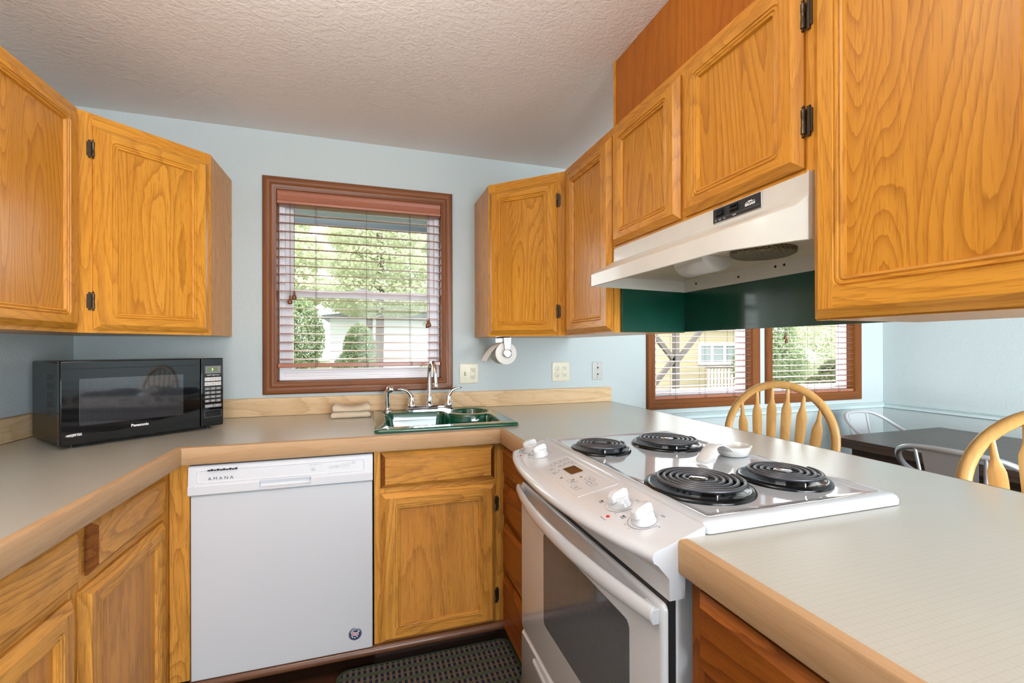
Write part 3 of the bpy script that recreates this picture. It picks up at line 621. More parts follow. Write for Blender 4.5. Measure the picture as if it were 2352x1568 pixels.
# ------------------------------------------------------------------ dishwasher
t = thing('dishwasher', 'white built-in dishwasher under the worktop', 'dishwasher', (0.967, -0.69, 0))
x0, x1 = 0.6655, 1.2685
MB().box(x0+0.003, x1-0.003, -0.665, -0.08, 0.106, 0.850).build('tub_casing', dark, t, smooth=0)
MB().box(x0+0.004, x1-0.001, -0.690, -0.6655, 0.1055, 0.742).build('door', dww, t, bevel=0.004)
pf = [(-0.6655, 0.7425), (-0.690, 0.7425), (-0.702, 0.750), (-0.703, 0.777), (-0.6985, 0.781), (-0.694, 0.842), (-0.689, 0.847), (-0.6655, 0.847)]
cp = MB()
def pys(z):   # front face of the console at height z
    return -0.703 if z < 0.779 else -0.6985+(z-0.781)/0.061*0.0045
# console with a hollow grip in its lower band
gx0, gx1 = 0.884, 1.052
cp.ext(pf, 'x', x0, gx0); cp.ext(pf, 'x', gx1, x1)
pg_ = [(-0.6655, 0.7425), (-0.690, 0.7425), (-0.702, 0.750), (-0.7025, 0.755), (-0.688, 0.759), (-0.682, 0.770), (-0.684, 0.7805), (-0.6985, 0.781), (-0.694, 0.842), (-0.689, 0.847), (-0.6655, 0.847)]
cp.ext(pg_, 'x', gx0, gx1)
con = cp.build('control_console', dwp, t, smooth=30)
fr = MB(); lp = lambda o, dy: [(X, pys(Z)-dy, Z) for X, Z in rrect(0.690+o, 1.240-o, 0.786+o, 0.834-o, 0.008, 4)]
fr.loops([lp(0, -0.0005), lp(0.0015, 0.0016), lp(0.004, 0.0016), lp(0.006, 0.0002)]).build('console_border', dwp, con, smooth=50)
vt = MB()
for i in range(10): vt.box(0.7245+i*0.0092, 0.7245+i*0.0092+0.0066, -0.7035, -0.690, 0.8290, 0.8325+0.0018*(i % 2))
vt.build('vent_slots', dark, con, smooth=0)
yq = pys(0.806)-0.0008
text('brand_lettering', 'A M A N A', 0.0145, con, (0.763, yq-0.0004, 0.801), (1, 0, 0), (0, 0, 1), inkd, sx=1.15)
text('legend', 'Heavy  Normal  1 Hour', 0.0042, con, (1.066, pys(0.82)-0.001, 0.8235), (1, 0, 0), (0, 0, 1), inkg)
text('legend', 'Clean\nSanitized', 0.0042, con, (1.199, pys(0.82)-0.001, 0.821), (1, 0, 0), (0, 0, 1), inkg)
def frame_key(x, z, w, h, rd=False, par=con, mat=inkg):
    m = MB(); f = lambda o, d: [(X, pys(z)-d, Z) for X, Z in rrect(x-w/2+o, x+w/2-o, z-h/2+o, z+h/2-o, (w/2-0.0002-o if rd else 0.001), 6)]
    m.loops([f(0, 0.0003), f(0, 0.0007), f(0.0005, 0.0007), f(0.0005, 0.0003)])
    return m.build('key_outline', mat, par, smooth=0)
for x, z, w, h, rd, tx in ((1.059, 0.806, 0.017, 0.010, False, 'Select\nCycle'), (1.121, 0.8095, 0.016, 0.010, False, 'Hi\nTemp'), (1.141, 0.810, 0.018, 0.010, False, 'Heated\nDry'), (1.1620, 0.8112, 0.0145, 0.0145, True, 'Start'), (1.1790, 0.8122, 0.0145, 0.0145, True, 'Drain')):
    frame_key(x, z, w, h, rd); text('legend', tx, 0.0036, con, (x, pys(z)-0.001, z), (1, 0, 0), (0, 0, 1), inkg)
# round badge with stars, stripes and an arched word
bd = MB().lathe([(0.0235, 0), (0.0235, 0.002), (0.021, 0.003)], (1.204, -0.690, 0.170), 40, (0, -1, 0)).build('round_badge', badgeg, t)
MB().lathe([(0.0195, 0), (0.0195, 0.0035)], (1.204, -0.690, 0.170), 40, (0, -1, 0)).build('badge_field', badgeb, bd)
st = MB()
for i in range(3):
    z = 0.164+i*0.0052
    st.tube([(1.190+k*0.0030, -0.6937, z+0.0018*math.sin(k*0.7)+k*0.0004) for k in range(10)], 0.0012, 6, flat=(0.0013, 0.0004), up=(0, 0, 1))
st.build('badge_stripes', inkw, bd)
st = MB()
for i in range(2): st.tube([(1.192+k*0.0028, -0.6938, 0.1665+i*0.0052+0.0018*math.sin(k*0.7)+k*0.0004) for k in range(9)], 0.001, 6, flat=(0.0011, 0.0004), up=(0, 0, 1))
st.build('badge_stripes', badger, bd)
st = MB()
for cx, cz in ((1.195, 0.160), (1.203, 0.157), (1.211, 0.160)):
    pts = [(cx+(0.0036 if k % 2 == 0 else 0.0015)*math.sin(k*PI/5), cz+(0.0036 if k % 2 == 0 else 0.0015)*math.cos(k*PI/5)) for k in range(10)]
    st.ext(pts, 'y', -0.6942, -0.6936)
st.build('badge_stars', inkw, bd, smooth=0)
for i, ch in enumerate('AMERICA'):
    aa = math.radians(60-i*20)
    text('badge_letter', ch, 0.0068, bd, (1.204-0.0163*math.sin(aa), -0.6938, 0.170+0.0163*math.cos(aa)), (math.cos(aa), 0, math.sin(aa)), (-math.sin(aa), 0, math.cos(aa)), inkw, bold=0.0002)
# ------------------------------------------------------------------ sink
t = thing('kitchen_sink', 'dark green enamel drop-in sink with one large and one small round bowl', 'sink', (1.578, -0.37, 0.914))
ZR = 0.9275
bc, br_ = (1.752, -0.232), 0.098          # small round bowl
def main_loop(o):
    """outline of the large bowl, pulled in by o"""
    pts = []
    def arc(cx, cy, r, a0, a1, n=6):
        for k in range(n): a = math.radians(a0+(a1-a0)*k/(n-1)); pts.append((cx+r*math.cos(a), cy+r*math.sin(a)))
    X0, X1, Y0_, Y1_ = 1.325+o, 1.826-o, -0.590+o, -0.190-o; r = max(0.045-o*0.5, 0.01)
    arc(X0+r, Y1_-r, r, 90, 180); arc(X0+r, Y0_+r, r, 180, 270); arc(X1-r, Y0_+r, r, 270, 360)
    R = 0.130+o
    a1 = math.degrees(math.acos(max(-1, min(1, (X1-0.02-bc[0])/R))))
    arc(X1-0.022, bc[1]-math.sqrt(max(R*R-(X1-0.022-bc[0])**2, 0))-0.030, 0.022, 0, 80, 4)
    arc(bc[0], bc[1], R, 360-55, 176, 14)
    arc(bc[0]-R-0.030, Y1_-0.030, 0.030, 0, 90, 5)
    return pts
def cap_with_holes(mb_name, outer, holes, z, mats, parent):
    bm = bmesh.new(); inv = WM[parent.name].inverted()
    es = []
    for lp_ in [outer]+holes:
        vs = [bm.verts.new(inv @ Vector((p[0], p[1], z))) for p in lp_]
        es += [bm.edges.new((vs[i], vs[(i+1) % len(vs)])) for i in range(len(vs))]
    bmesh.ops.triangle_fill(bm, use_beauty=True, edges=es, normal=(0, 0, 1))
    fs = [tuple(v.index for v in f.verts) for f in bm.faces] if False else None
    bm.verts.index_update()
    out = ([WM[parent.name] @ v.co for v in bm.verts], [tuple(v.index for v in f.verts) for f in bm.faces]); bm.free(); return out
ob = lambda o, n=6: rrect(1.2745+o, 1.8795-o, -0.655+o, -0.085-o, 0.022, n)
circ = lambda r, n=40: [(bc[0]+r*math.cos(-2*PI*k/n), bc[1]+r*math.sin(-2*PI*k/n)) for k in range(n)]
vs, fs = cap_with_holes('rim', ob(0.013), [main_loop(0), circ(br_)], ZR, greens, t)
mb = MB().add(vs, fs)
mb.loops([[(x, y, z) for x, y in ob(o)] for o, z in ((0.004, 0.9145), (0.0, 0.918), (0.0005, 0.923), (0.003, 0.9275), (0.007, 0.9295), (0.010, 0.929), (0.013, ZR))])
mb.build('sink_rim', greens, t, smooth=60)
mb = MB().loops([[(x, y, z) for x, y in main_loop(o)] for o, z in ((0, ZR), (0.003, 0.9255), (0.006, 0.919), (0.010, 0.89), (0.020, 0.79), (0.032, 0.772), (0.05, 0.766))], cap1=True)
mb.build('large_bowl', greens, t, smooth=60)
mb = MB().loops([[(x, y, z) for x, y in circ(r)] for r, z in ((br_, ZR), (br_-0.003, 0.9255), (br_-0.006, 0.918), (br_-0.014, 0.875), (br_-0.03, 0.850), (br_-0.06, 0.842))], cap1=True)
mb.build('small_bowl', greens, t, smooth=60)
MB().lathe([(0.040, 0), (0.040, 0.003), (0.030, 0.0035), (0.026, 0.001)], (1.50, -0.40, 0.7665), 24).build('drain', chrome, t)
# ------------------------------------------------------------------ tap
t = thing('kitchen_faucet', 'chrome gooseneck tap with two lever handles behind the green sink', 'faucet', (1.560, -0.125, ZR))
fy = -0.128
bp = MB().loops([[(x, y, z) for x, y in rrect(1.436+o, 1.688-o, fy-0.030+o, fy+0.030-o, 0.024-o*0.6, 5)] for o, z in ((0, ZR+0.0005), (0, ZR+0.010), (0.003, ZR+0.013), (0.008, ZR+0.015), (0.008, ZR+0.020), (0.013, ZR+0.024))], cap0=True, cap1=True)
bp.build('base_plate', chrome, t, smooth=40)
zb = ZR+0.0235
MB().lathe([(0.020, 0), (0.020, 0.006), (0.016, 0.012), (0.0165, 0.030), (0.0145, 0.050), (0.0125, 0.056)], (1.557, fy, zb), 28).build('spout_collar', chrome, t)
pts = [(1.557, fy, zb+0.05), (1.557, fy, zb+0.10), (1.557, fy, zb+0.165)]
R = 0.058; zc = 1.187-0.011-R+0.0
pts[2] = (1.557, fy, zc)
for k in range(1, 13):
    aa = PI*k/12*1.0; pts.append((1.557+0.12*R*(1-math.cos(aa)), fy-R*(1-math.cos(aa)), zc+R*math.sin(aa)))
pts += [(pts[-1][0]+0.001, pts[-1][1], zc-0.03), (pts[-1][0]+0.002, pts[-1][1], zc-0.055)]
MB().tube(pts, 0.0108, 18).build('spout', chrome, t)
e = pts[-1]
MB().lathe([(0.0115, 0.012), (0.0135, 0.008), (0.0135, -0.006), (0.0125, -0.012)], e, 24).build('aerator', chrome, t)
for sx_, x in ((-1, 1.466), (1, 1.658)):
    h = MB().lathe([(0.0215, 0), (0.0215, 0.008), (0.017, 0.016), (0.014, 0.040), (0.0135, 0.048), (0.010, 0.054)], (x, fy, zb), 26)
    p = [(x, fy, zb+0.036), (x+sx_*0.006, fy, zb+0.056), (x+sx_*0.018, fy-0.002, zb+0.074), (x+sx_*0.036, fy-0.004, zb+0.085), (x+sx_*0.058, fy-0.006, zb+0.089), (x+sx_*0.070, fy-0.007, zb+0.0885)]
    h.tube(p, [(0.012, 0.012), (0.011, 0.012), (0.0085, 0.0115), (0.0065, 0.010), (0.0055, 0.0085), (0.003, 0.005)], 14)
    h.build('lever_handle', chrome, t, smooth=60)
t = thing('side_sprayer', 'chrome side sprayer standing on the left back corner of the sink', 'sprayer', (1.346, -0.125, ZR))
MB().lathe([(0.023, 0.0005), (0.023, 0.005), (0.018, 0.009), (0.015, 0.013), (0.014, 0.018)], (1.346, -0.125, ZR), 26).build('holder_cup', chrome, t)
MB().tube([(1.346, -0.125, ZR+0.017), (1.346, -0.125, ZR+0.05), (1.345, -0.125, ZR+0.085), (1.345, -0.125, ZR+0.105)], [0.0115, 0.0125, 0.0145, 0.0165], 20).tube([(1.345, -0.118, ZR+0.098), (1.352, -0.135, ZR+0.112), (1.362, -0.154, ZR+0.1138), (1.366, -0.162, ZR+0.1142), (1.3665, -0.163, ZR+0.1142)], [0.014, 0.0175, 0.0165, 0.0115, 0.005], 18).build('spray_head', chrome, t, smooth=60)
# ------------------------------------------------------------------ folded dishcloth
t = thing('dishcloth', 'folded cream terry dishcloth on the worktop left of the sink', 'cloth', (1.175, -0.14, 0.9145))
def fold(z0, z1, dx, seed, nm):
    rnd = random.Random(seed); nx, ny = 22, 10; ls = []
    def P_(u, v, top):
        x = 1.085+dx+u*(0.176-2*dx); y = -0.205+v*0.115
        sag = 0.020*(1-(2*u-1)**2) if top and z1 > 0.95 else 0
        e_ = min(u, 1-u, v*0.7, (1-v)*0.7)*12; e_ = min(1, e_)
        zz = z1-sag-(1-e_**0.5)*0.010 if top else z0+0.0005+(0 if z0 < 0.92 else -0.012*(1-(2*u-1)**2)*0)
        return (x+0.003*math.sin(v*9+seed), y+0.003*math.sin(u*11+seed*2), zz+0.0018*math.sin(u*23+v*17+seed) if top else zz)
    m = MB(); g = [[P_(i/nx, j/ny, True) for j in range(ny+1)] for i in range(nx+1)]; b = [[P_(i/nx, j/ny, False) for j in range(ny+1)] for i in range(nx+1)]
    for i in range(nx):
        for j in range(ny):
            m.quad(g[i][j], g[i+1][j], g[i+1][j+1], g[i][j+1]); m.quad(b[i][j], b[i][j+1], b[i+1][j+1], b[i+1][j])
    per = [(i, 0) for i in range(nx)]+[(nx, j) for j in range(ny)]+[(i, ny) for i in range(nx, 0, -1)]+[(0, j) for j in range(ny, 0, -1)]
    k = len(per)
    mid = []
    for i, j in per:
        a_, c_ = Vector(g[i][j]), Vector(b[i][j]); q = (a_+c_)/2; cen = Vector((1.173, -0.147, q.z)); d = (q-cen); d.z = 0; mid.append(q+d.normalized()*0.007)
    for s_ in range(k):
        i, j = per[s_]; p, q = per[(s_+1) % k]
        m.quad(g[i][j], g[p][q], mid[(s_+1) % k], mid[s_]); m.quad(mid[s_], mid[(s_+1) % k], b[p][q], b[i][j])
    return m.build(nm, clothm, t, smooth=70, sub=1)
fold(0.9145, 0.947, 0.0, 3, 'lower_fold'); fold(0.945, 0.986, 0.004, 8, 'upper_fold')

# ------------------------------------------------------------------ microwave
MA = math.atan2(0.65, 0.76)
t = thing('microwave_oven', 'black countertop microwave oven standing across the left corner of the worktop', 'microwave', (0.276, -0.620, 0.9145), MA)
# local frame: x along the front, front face y=0, body towards +y
mw = lambda m, n, mt, p=None, **k: m.build(n, mt, p or t, local=True, **k)
H0, H1 = 0.012, 0.2965
mw(MB().box(0.004, 0.503, 0.030, 0.345, H0, H1-0.003), 'case', blackm, bevel=0.006)
dr = mw(MB().box(0.0, 0.4185, 0.0, 0.0295, H0, H1), 'door', black, bevel=0.004)
cpn = mw(MB().box(0.4205, 0.507, 0.0005, 0.0295, H0, H1), 'control_panel', black, bevel=0.004)
mw(MB().box(0.049, 0.357, -0.0012, -0.0002, 0.074, 0.2345), 'door_window', mwglass, dr, smooth=0)
mw(MB().box(0.003, 0.416, -0.0022, 0.001, H1-0.0285, H1-0.0265).box(0.003, 0.416, -0.001, 0.001, H0+0.030, H0+0.031), 'trim_line', blackm, dr, smooth=0)
Wm = WM[t.name]; wp = lambda x, y, z: tuple(Wm @ Vector((x, y, z))); ux = Wm.to_3x3() @ Vector((1, 0, 0))
text('brand_lettering', 'Panasonic', 0.0135, dr, wp(0.2165, -0.0012, 0.0545), ux, (0, 0, 1), inkw, bold=0.0004)
text('legend', 'INVERTER', 0.0085, dr, wp(0.036, -0.0008, 0.044), ux, (0, 0, 1), inkw, shear=0.25, bold=0.0003)
mw(MB().tube([(0.055-0.041*math.sin(k*0.26), -0.0008, 0.0475-0.0065*math.cos(k*0.30)*0.0+0.005*math.cos(k*0.26)-0.003) for k in range(0, 11)], 0.0006, 6), 'emblem_swoosh', inkw, dr)
ds = mw(MB().loops([[(x, -0.001, z) for x, z in rrect(0.434+o, 0.4975-o, 0.232+o, 0.264-o, 0.002, 3)] for o in (0, 0.001)]).box(0.437, 0.495, -0.0006, 0.001, 0.234, 0.262), 'display_frame', [keyg], cpn, smooth=0)
mw(MB().box(0.443, 0.483, -0.0014, 0, 0.240, 0.258), 'display', lcd, cpn, smooth=0)
text('display_digit', '2', 0.013, cpn, wp(0.463, -0.0018, 0.249), ux, (0, 0, 1), lcdon, bold=0.0003)
text('legend', '1200W High Power', 0.0062, cpn, wp(0.466, -0.0006, 0.2255), ux, (0, 0, 1), inkw)
for i in range(6):
    c, r = i % 3, i//3
    k = mw(MB().box(0.4345+c*0.0212, 0.4345+c*0.0212+0.0198, -0.0012, 0.001, 0.2010-r*0.0195, 0.2160-r*0.0195), 'key', keyw, cpn, smooth=0)
    text('legend', ('Popcorn', 'Inverter\nDefrost', 'Sensor\nCook', 'Sensor\nReheat', 'Keep\nWarm', 'More/\nLess')[i], 0.0036, cpn, wp(0.4345+c*0.0212+0.0099, -0.0016, 0.2085-r*0.0195), ux, (0, 0, 1), inkd)
for i in range(12):
    c, r = i % 3, i//3
    mw(MB().box(0.4350+c*0.0212, 0.4350+c*0.0212+0.0185, -0.0012, 0.001, 0.1640-r*0.0170, 0.1740-r*0.0170), 'key', keyg, cpn, smooth=0)
    ch = ('1', '2', '3', '4', '5', '6', '7', '8', '9', 'Quick\nMin', '0', 'Timer/\nClock')[i]
    text('key_digit', ch, 0.0085 if len(ch) == 1 else 0.0038, cpn, wp(0.4350+c*0.0212+0.00925, -0.0016, 0.1690-r*0.0170), ux, (0, 0, 1), inkw)
for i, ch in enumerate(('Stop/Reset', 'Start')):
    mw(MB().box(0.435+i*0.032, 0.4655+i*0.032, -0.0012, 0.001, 0.0905, 0.1035), 'key', keyg, cpn, smooth=0)
    text('legend', ch, 0.0055, cpn, wp(0.4503+i*0.032, -0.0016, 0.097), ux, (0, 0, 1), inkw)
mw(MB().loops([[(x, -0.0006, z) for x, z in rrect(0.434+o, 0.498-o, 0.050+o, 0.079-o, 0.001, 3)] for o in (0, 0.0008)]), 'latch_button_outline', keyg, cpn, smooth=0)
vt = MB()
for i in range(5):
    for j in range(9): vt.box(0.0030, 0.0044, 0.070+j*0.0095, 0.0765+j*0.0095, 0.105+i*0.031, 0.126+i*0.031)
mw(vt, 'vent_grille', dark, smooth=0)
for x, y in ((0.04, 0.05), (0.465, 0.05), (0.04, 0.30), (0.465, 0.30)): mw(MB().lathe([(0.010, 0), (0.011, H0+0.002)], (x, y, 0.0), 16), 'foot', blackm)

# ------------------------------------------------------------------ range
t = thing('electric_range', 'white slide-in electric range with four coil burners set in the peninsula', 'range', (2.05, -1.42, 0))
RY0, RY1 = -1.808, -1.036
MB().box(1.779, 2.322, RY0+0.002, RY1-0.002, 0.09, 0.905).build('oven_body', white, t, bevel=0.003)
MB().box(1.84, 2.30, RY0+0.03, RY1-0.03, 0.0, 0.09).build('plinth', dark, t, smooth=0)
MB().box(1.7605, 1.7788, RY0+0.004, RY1-0.004, 0.10, 0.806).build('door_gasket', dark, t, smooth=0)
# cooktop: raised rim and a shallow well
cl = lambda o, z: [(x, y, z) for x, y in rrect(1.834+o, 2.348-o, -1.818+o, -1.028-o, max(0.014-o*0.4, 0.004), 5)]
MB().loops([cl(0, 0.9155), (cl(0, 0.926)), cl(0.003, 0.933), cl(0.009, 0.937), cl(0.022, 0.9385), cl(0.026, 0.9375), cl(0.034, 0.9335), cl(0.05, 0.933)], cap0=True, cap1=True).build('cooktop', cookw, t, smooth=50)
def spiral(c, r0, r1, turns, z):
    n = int(turns*40); p = []
    for k in range(n+1):
        a_ = 2*PI*turns*k/n; r = r0+(r1-r0)*k/n; p.append((c[0]+r*math.cos(a_), c[1]+r*math.sin(a_), z))
    p.append((c[0]+(r1+0.002)*math.cos(a_+0.12), c[1]+(r1+0.002)*math.sin(a_+0.12), z-0.006)); p.append((c[0]+(r1-0.002)*math.cos(a_+0.2), c[1]+(r1-0.002)*math.sin(a_+0.2), z-0.016)); return p
for (cx, cy), rp, rc, turns, med in (((1.945, -1.236), 0.093, 0.074, 4.0, coil), ((2.186, -1.240), 0.112, 0.093, 5.0, chrome), ((1.972, -1.636), 0.119, 0.098, 5.0, chrome), ((2.212, -1.646), 0.102, 0.083, 4.0, chrome)):
    dp = MB().lathe([(rp, 0.9325), (rp, 0.936), (rp-0.003, 0.9405), (rp-0.010, 0.9420), (rp-0.014, 0.9405), (rp-0.020, 0.9365), (rp*0.55, 0.9345), (0.012, 0.9345)], (cx, cy, 0), 48, caps=False).build('drip_pan', pan, t, smooth=50)
    MB().tube(spiral((cx, cy), 0.026, rc, turns, 0.9530), 0.0046, 10, flat=(0.0042, 0.0044), up=(0, 0, 1)).build('coil_element', coil, dp, smooth=60)
    sp = MB()
    for k in range(3):
        a_ = math.radians(-110+k*120); T_ = Matrix.Translation((cx, cy, 0)) @ Matrix.Rotation(a_, 4, 'Z'); sp.box(0.015, rc+0.006, -0.0012, 0.0012, 0.9350, 0.9492, 0, T_)
    sp.build('coil_support', chromed, dp, smooth=0)
    MB().lathe([(0.020, 0.944), (0.020, 0.955), (0.017, 0.9565)], (cx, cy, 0), 28).build('coil_medallion', med, dp)
# curved control console
N = 28; ls = []
def xf(y):
    u = (y-(RY0+RY1)/2)/((RY1-RY0)/2); return 1.722-0.046*(1-u*u)-0.010*(1-abs(u)**8)
ends = []
for k in range(N+1):
    y = -1.816+(0.786)*k/N; x = xf(max(RY0, min(RY1, y)))
    ls.append([(1.8335, y, 0.931), (x+0.030, y, 0.905), (x+0.010, y, 0.9005), (x+0.002, y, 0.895), (x, y, 0.888), (x+0.003, y, 0.879), (x+0.012, y, 0.873), (1.757, y, 0.846), (1.757, y, 0.808), (1.790, y, 0.808), (1.790, y, 0.860), (1.8335, y, 0.860)])
con = MB().loops(ls, cap0=True, cap1=True).build('control_console', white, t, smooth=40)
def surf(x, y, d=0.0004):
    """height of the sloping console top at (x, y)"""
    xa = xf(y)+0.030; return 0.905+(x-xa)/(1.8335-xa)*(0.931-0.905)+d
UPV = (1, 0, 0.24); RV = (0, -1, 0); NV = Vector((-0.24, 0, 1)).normalized()
for y in (-1.094, -1.180, -1.640, -1.727):
    x = 1.766; z = surf(x, y, 0); c = Vector((x, y, z))
    kb = MB().lathe([(0.0245, 0.0005), (0.0245, 0.004), (0.0225, 0.007), (0.0215, 0.017), (0.0185, 0.020)], c, 30, NV)
    ax = Vector((1, 0.25, 0.24)).normalized(); bx = NV.cross(ax).normalized()
    prof = [(-0.0235, 0.014), (-0.0225, 0.027), (-0.014, 0.0335), (0.014, 0.0345), (0.0225, 0.030), (0.0245, 0.016)]
    l1 = [c+ax*p+NV*q-bx*0.0065 for p, q in prof]; l2 = [c+ax*p+NV*q+bx*0.0065 for p, q in prof]
    l0 = [c+ax*p*0.8+NV*(0.018)-bx*0.013 for p, q in prof]; l3 = [c+ax*p*0.8+NV*0.018+bx*0.013 for p, q in prof]
    kb.loops([l0, l1, l2, l3], cap0=True, cap1=True)
    kb.build('burner_knob', white, con, smooth=45, weld=False, bevel=0.0025, seg=3)
    arc_ = MB(); n = 22
    arc_.tube([c+NV*0.0008+(Vector((0, -1, 0))*math.cos(math.radians(-200+k*215/n))+Vector(UPV).normalized()*math.sin(math.radians(-200+k*215/n)))*0.0315 for k in range(n+1)], 0.0004, 5)
    arc_.build('dial_scale', inkd, con, smooth=0)
    text('dial_legend', 'OFF', 0.0068, con, c+NV*0.0006+Vector(RV)*0.010+Vector(UPV).normalized()*0.037, RV, UPV, inkg)
    text('dial_legend', 'MED', 0.0055, con, c+NV*0.0006-Vector(RV)*0.016-Vector(UPV).normalized()*0.035, RV, UPV, inkg)
    text('dial_legend', 'HI', 0.0055, con, c+NV*0.0006+Vector(RV)*0.037+Vector(UPV).normalized()*0.008, RV, UPV, inkg)
    for k, ch in enumerate('23'): text('dial_legend', ch, 0.005, con, c+NV*0.0006+Vector(RV)*(0.004+k*0.022)-Vector(UPV).normalized()*(0.0375-k*0.009), RV, UPV, inkg)
    for k in range(4):
        q = c-Vector(RV)*(0.036+0.0058*(k % 2))-Vector(UPV).normalized()*(0.020+0.0058*(k//2))
        MB().lathe([(0.0026, 0.0), (0.0026, 0.0010), (0.0020 if k != 1 else 0.0001, 0.0010), (0.0020 if k != 1 else 0.0001, 0.0004)], (q.x, q.y, surf(q.x, q.y, 0)), 12, NV).build('burner_symbol', inkd if k == 1 else inkg, con, smooth=0)
for y in (-1.115, -1.662):
    x = 1.722; MB().lathe([(0.0042, 0), (0.0042, 0.0012), (0.003, 0.002)], (x, y-0.004, surf(x, y, 0)-0.0003), 16, NV).build('indicator_lamp', redlamp, con)
    text('dial_legend', 'SURFACE ON', 0.0036, con, (x-0.012, y-0.004, surf(x-0.012, y, 0.0006)), RV, UPV, inkg)
def cpatch(x0, x1, y0, y1, d): return [(x0, y0, surf(x0, y0, d)), (x1, y0, surf(x1, y0, d)), (x1, y1, surf(x1, y1, d)), (x0, y1, surf(x0, y1, d))]
kp = MB().loops([cpatch(1.712, 1.820, -1.545, -1.262, 0.0003), cpatch(1.7125, 1.8195, -1.5445, -1.2625, 0.0014), cpatch(1.7145, 1.8175, -1.5425, -1.2645, 0.0014), cpatch(1.715, 1.817, -1.542, -1.265, 0.0006)]).build('keypad_border', white, con, smooth=0)
m = MB(); a4 = cpatch(1.764, 1.798, -1.405, -1.352, 0.0004); b4 = cpatch(1.764, 1.798, -1.405, -1.352, 0.0018); m.loops([a4, b4], cap0=True, cap1=True).build('clock_display', amber, con, smooth=0)
for i, (x, y, tx) in enumerate(((1.800, -1.285, 'Bake'), (1.800, -1.315, 'Broil'), (1.785, -1.288, 'Timed'), (1.785, -1.318, 'Self\nClean'), (1.768, -1.292, 'Start\nTime'), (1.768, -1.324, 'Cook\nTime'), (1.752, -1.300, 'Timer'), (1.740, -1.330, 'Oven\nLight'), (1.803, -1.330, 'Clock'), (1.752, -1.352, 'Off'), (1.735, -1.362, 'Door\nLocked'))):
    text('key_legend', tx, 0.0058, con, (x, y, surf(x, y, 0.0008)), RV, UPV, inkg)
    MB().lathe([(0.0010, 0), (0.0010, 0.0008)], (x+0.008, y-0.004, surf(x+0.008, y, 0)), 8, NV).build('key_dot', inkd, con, smooth=0)
for x, y, tx in ((1.772, -1.440, '^'), (1.735, -1.408, 'v')): text('arrow_symbol', tx, 0.017, con, (x, y, surf(x, y, 0.0008)), RV, UPV, inkd)
for x, y, tx in ((1.784, -1.470, 'Bake'), (1.774, -1.498, 'Broil'), (1.735, -1.492, 'Start\nOn'), (1.745, -1.450, 'Cancel\nOff')):
    m = MB(); m.loops([cpatch(x-0.009, x+0.009, y-0.014, y+0.014, 0.0002), cpatch(x-0.009, x+0.009, y-0.014, y+0.014, 0.0008), cpatch(x-0.0083, x+0.0083, y-0.0133, y+0.0133, 0.0008)]); m.build('key_outline', inkg, con, smooth=0)
    text('key_legend', tx, 0.0058, con, (x, y, surf(x, y, 0.001)), RV, UPV, inkg)
MB().lathe([(0.0022, 0), (0.0022, 0.0010)], (1.752, -1.442, surf(1.752, -1.442, 0)), 12, NV).build('indicator_lamp', redlamp, con)
# oven door with window, bowed handle, lower drawer
yz = lambda x, o, y0, y1, z0, z1, r: [(x, y, z) for y, z in rrect(y0+o, y1-o, z0+o, z1-o, r, 5)]
dr = MB().loops([yz(1.760, 0, RY0, RY1, 0.302, 0.796, 0.012), yz(1.756, 0, RY0, RY1, 0.302, 0.796, 0.012), yz(1.752, 0.003, RY0, RY1, 0.302, 0.796, 0.011), yz(1.750, 0.010, RY0, RY1, 0.302, 0.796, 0.008)], cap0=True, cap1=True).build('oven_door', white, t, smooth=45)
MB().loops([yz(1.7503, 0, -1.700, -1.245, 0.432, 0.706, 0.016), yz(1.7487, 0, -1.700, -1.245, 0.432, 0.706, 0.016)], cap1=True).build('door_window', ovenglass, dr, smooth=0)
pts = []
for k in range(29):
    u = -1+2*k/28; y = -1.418+u*0.377; w_ = (1-abs(u)**2.2)
    pts.append((1.741-0.040*w_, y, 0.774+0.004*w_))
hd = MB().tube(pts, [(0.016+0.0045*(1-abs(-1+2*k/28)**3), 0.0095) for k in range(29)], 16, up=(0, 0, 1))
hd.box(1.736, 1.7505, -1.797, -1.760, 0.758, 0.786).box(1.736, 1.7505, -1.076, -1.039, 0.758, 0.786)
hd.build('door_handle', white, dr, smooth=60, bevel=0.002, weld=False)
dw_ = MB().loops([yz(1.760, 0, RY0, RY1, 0.105, 0.295, 0.010), yz(1.757, 0, RY0, RY1, 0.105, 0.295, 0.010), yz(1.750, 0.006, RY0, RY1, 0.105, 0.295, 0.008)], cap0=True, cap1=True).build('storage_drawer', white, t, smooth=45)
pts = [(1.7495, -1.418-0.26+0.52*k/12, 0.262-0.012*math.sin(PI*k/12)) for k in range(13)]
MB().tube(pts, [(0.010, 0.004)]*13, 10, up=(0, 0, 1)).build('drawer_grip', white, dw_, smooth=60)

# ------------------------------------------------------------------ spoon rest
t = thing('spoon_rest', 'white ceramic spoon rest lying on the cooktop between the burners', 'spoon rest', (2.285, -1.418, 0.9336), math.atan2(-0.055, -0.19)+PI)
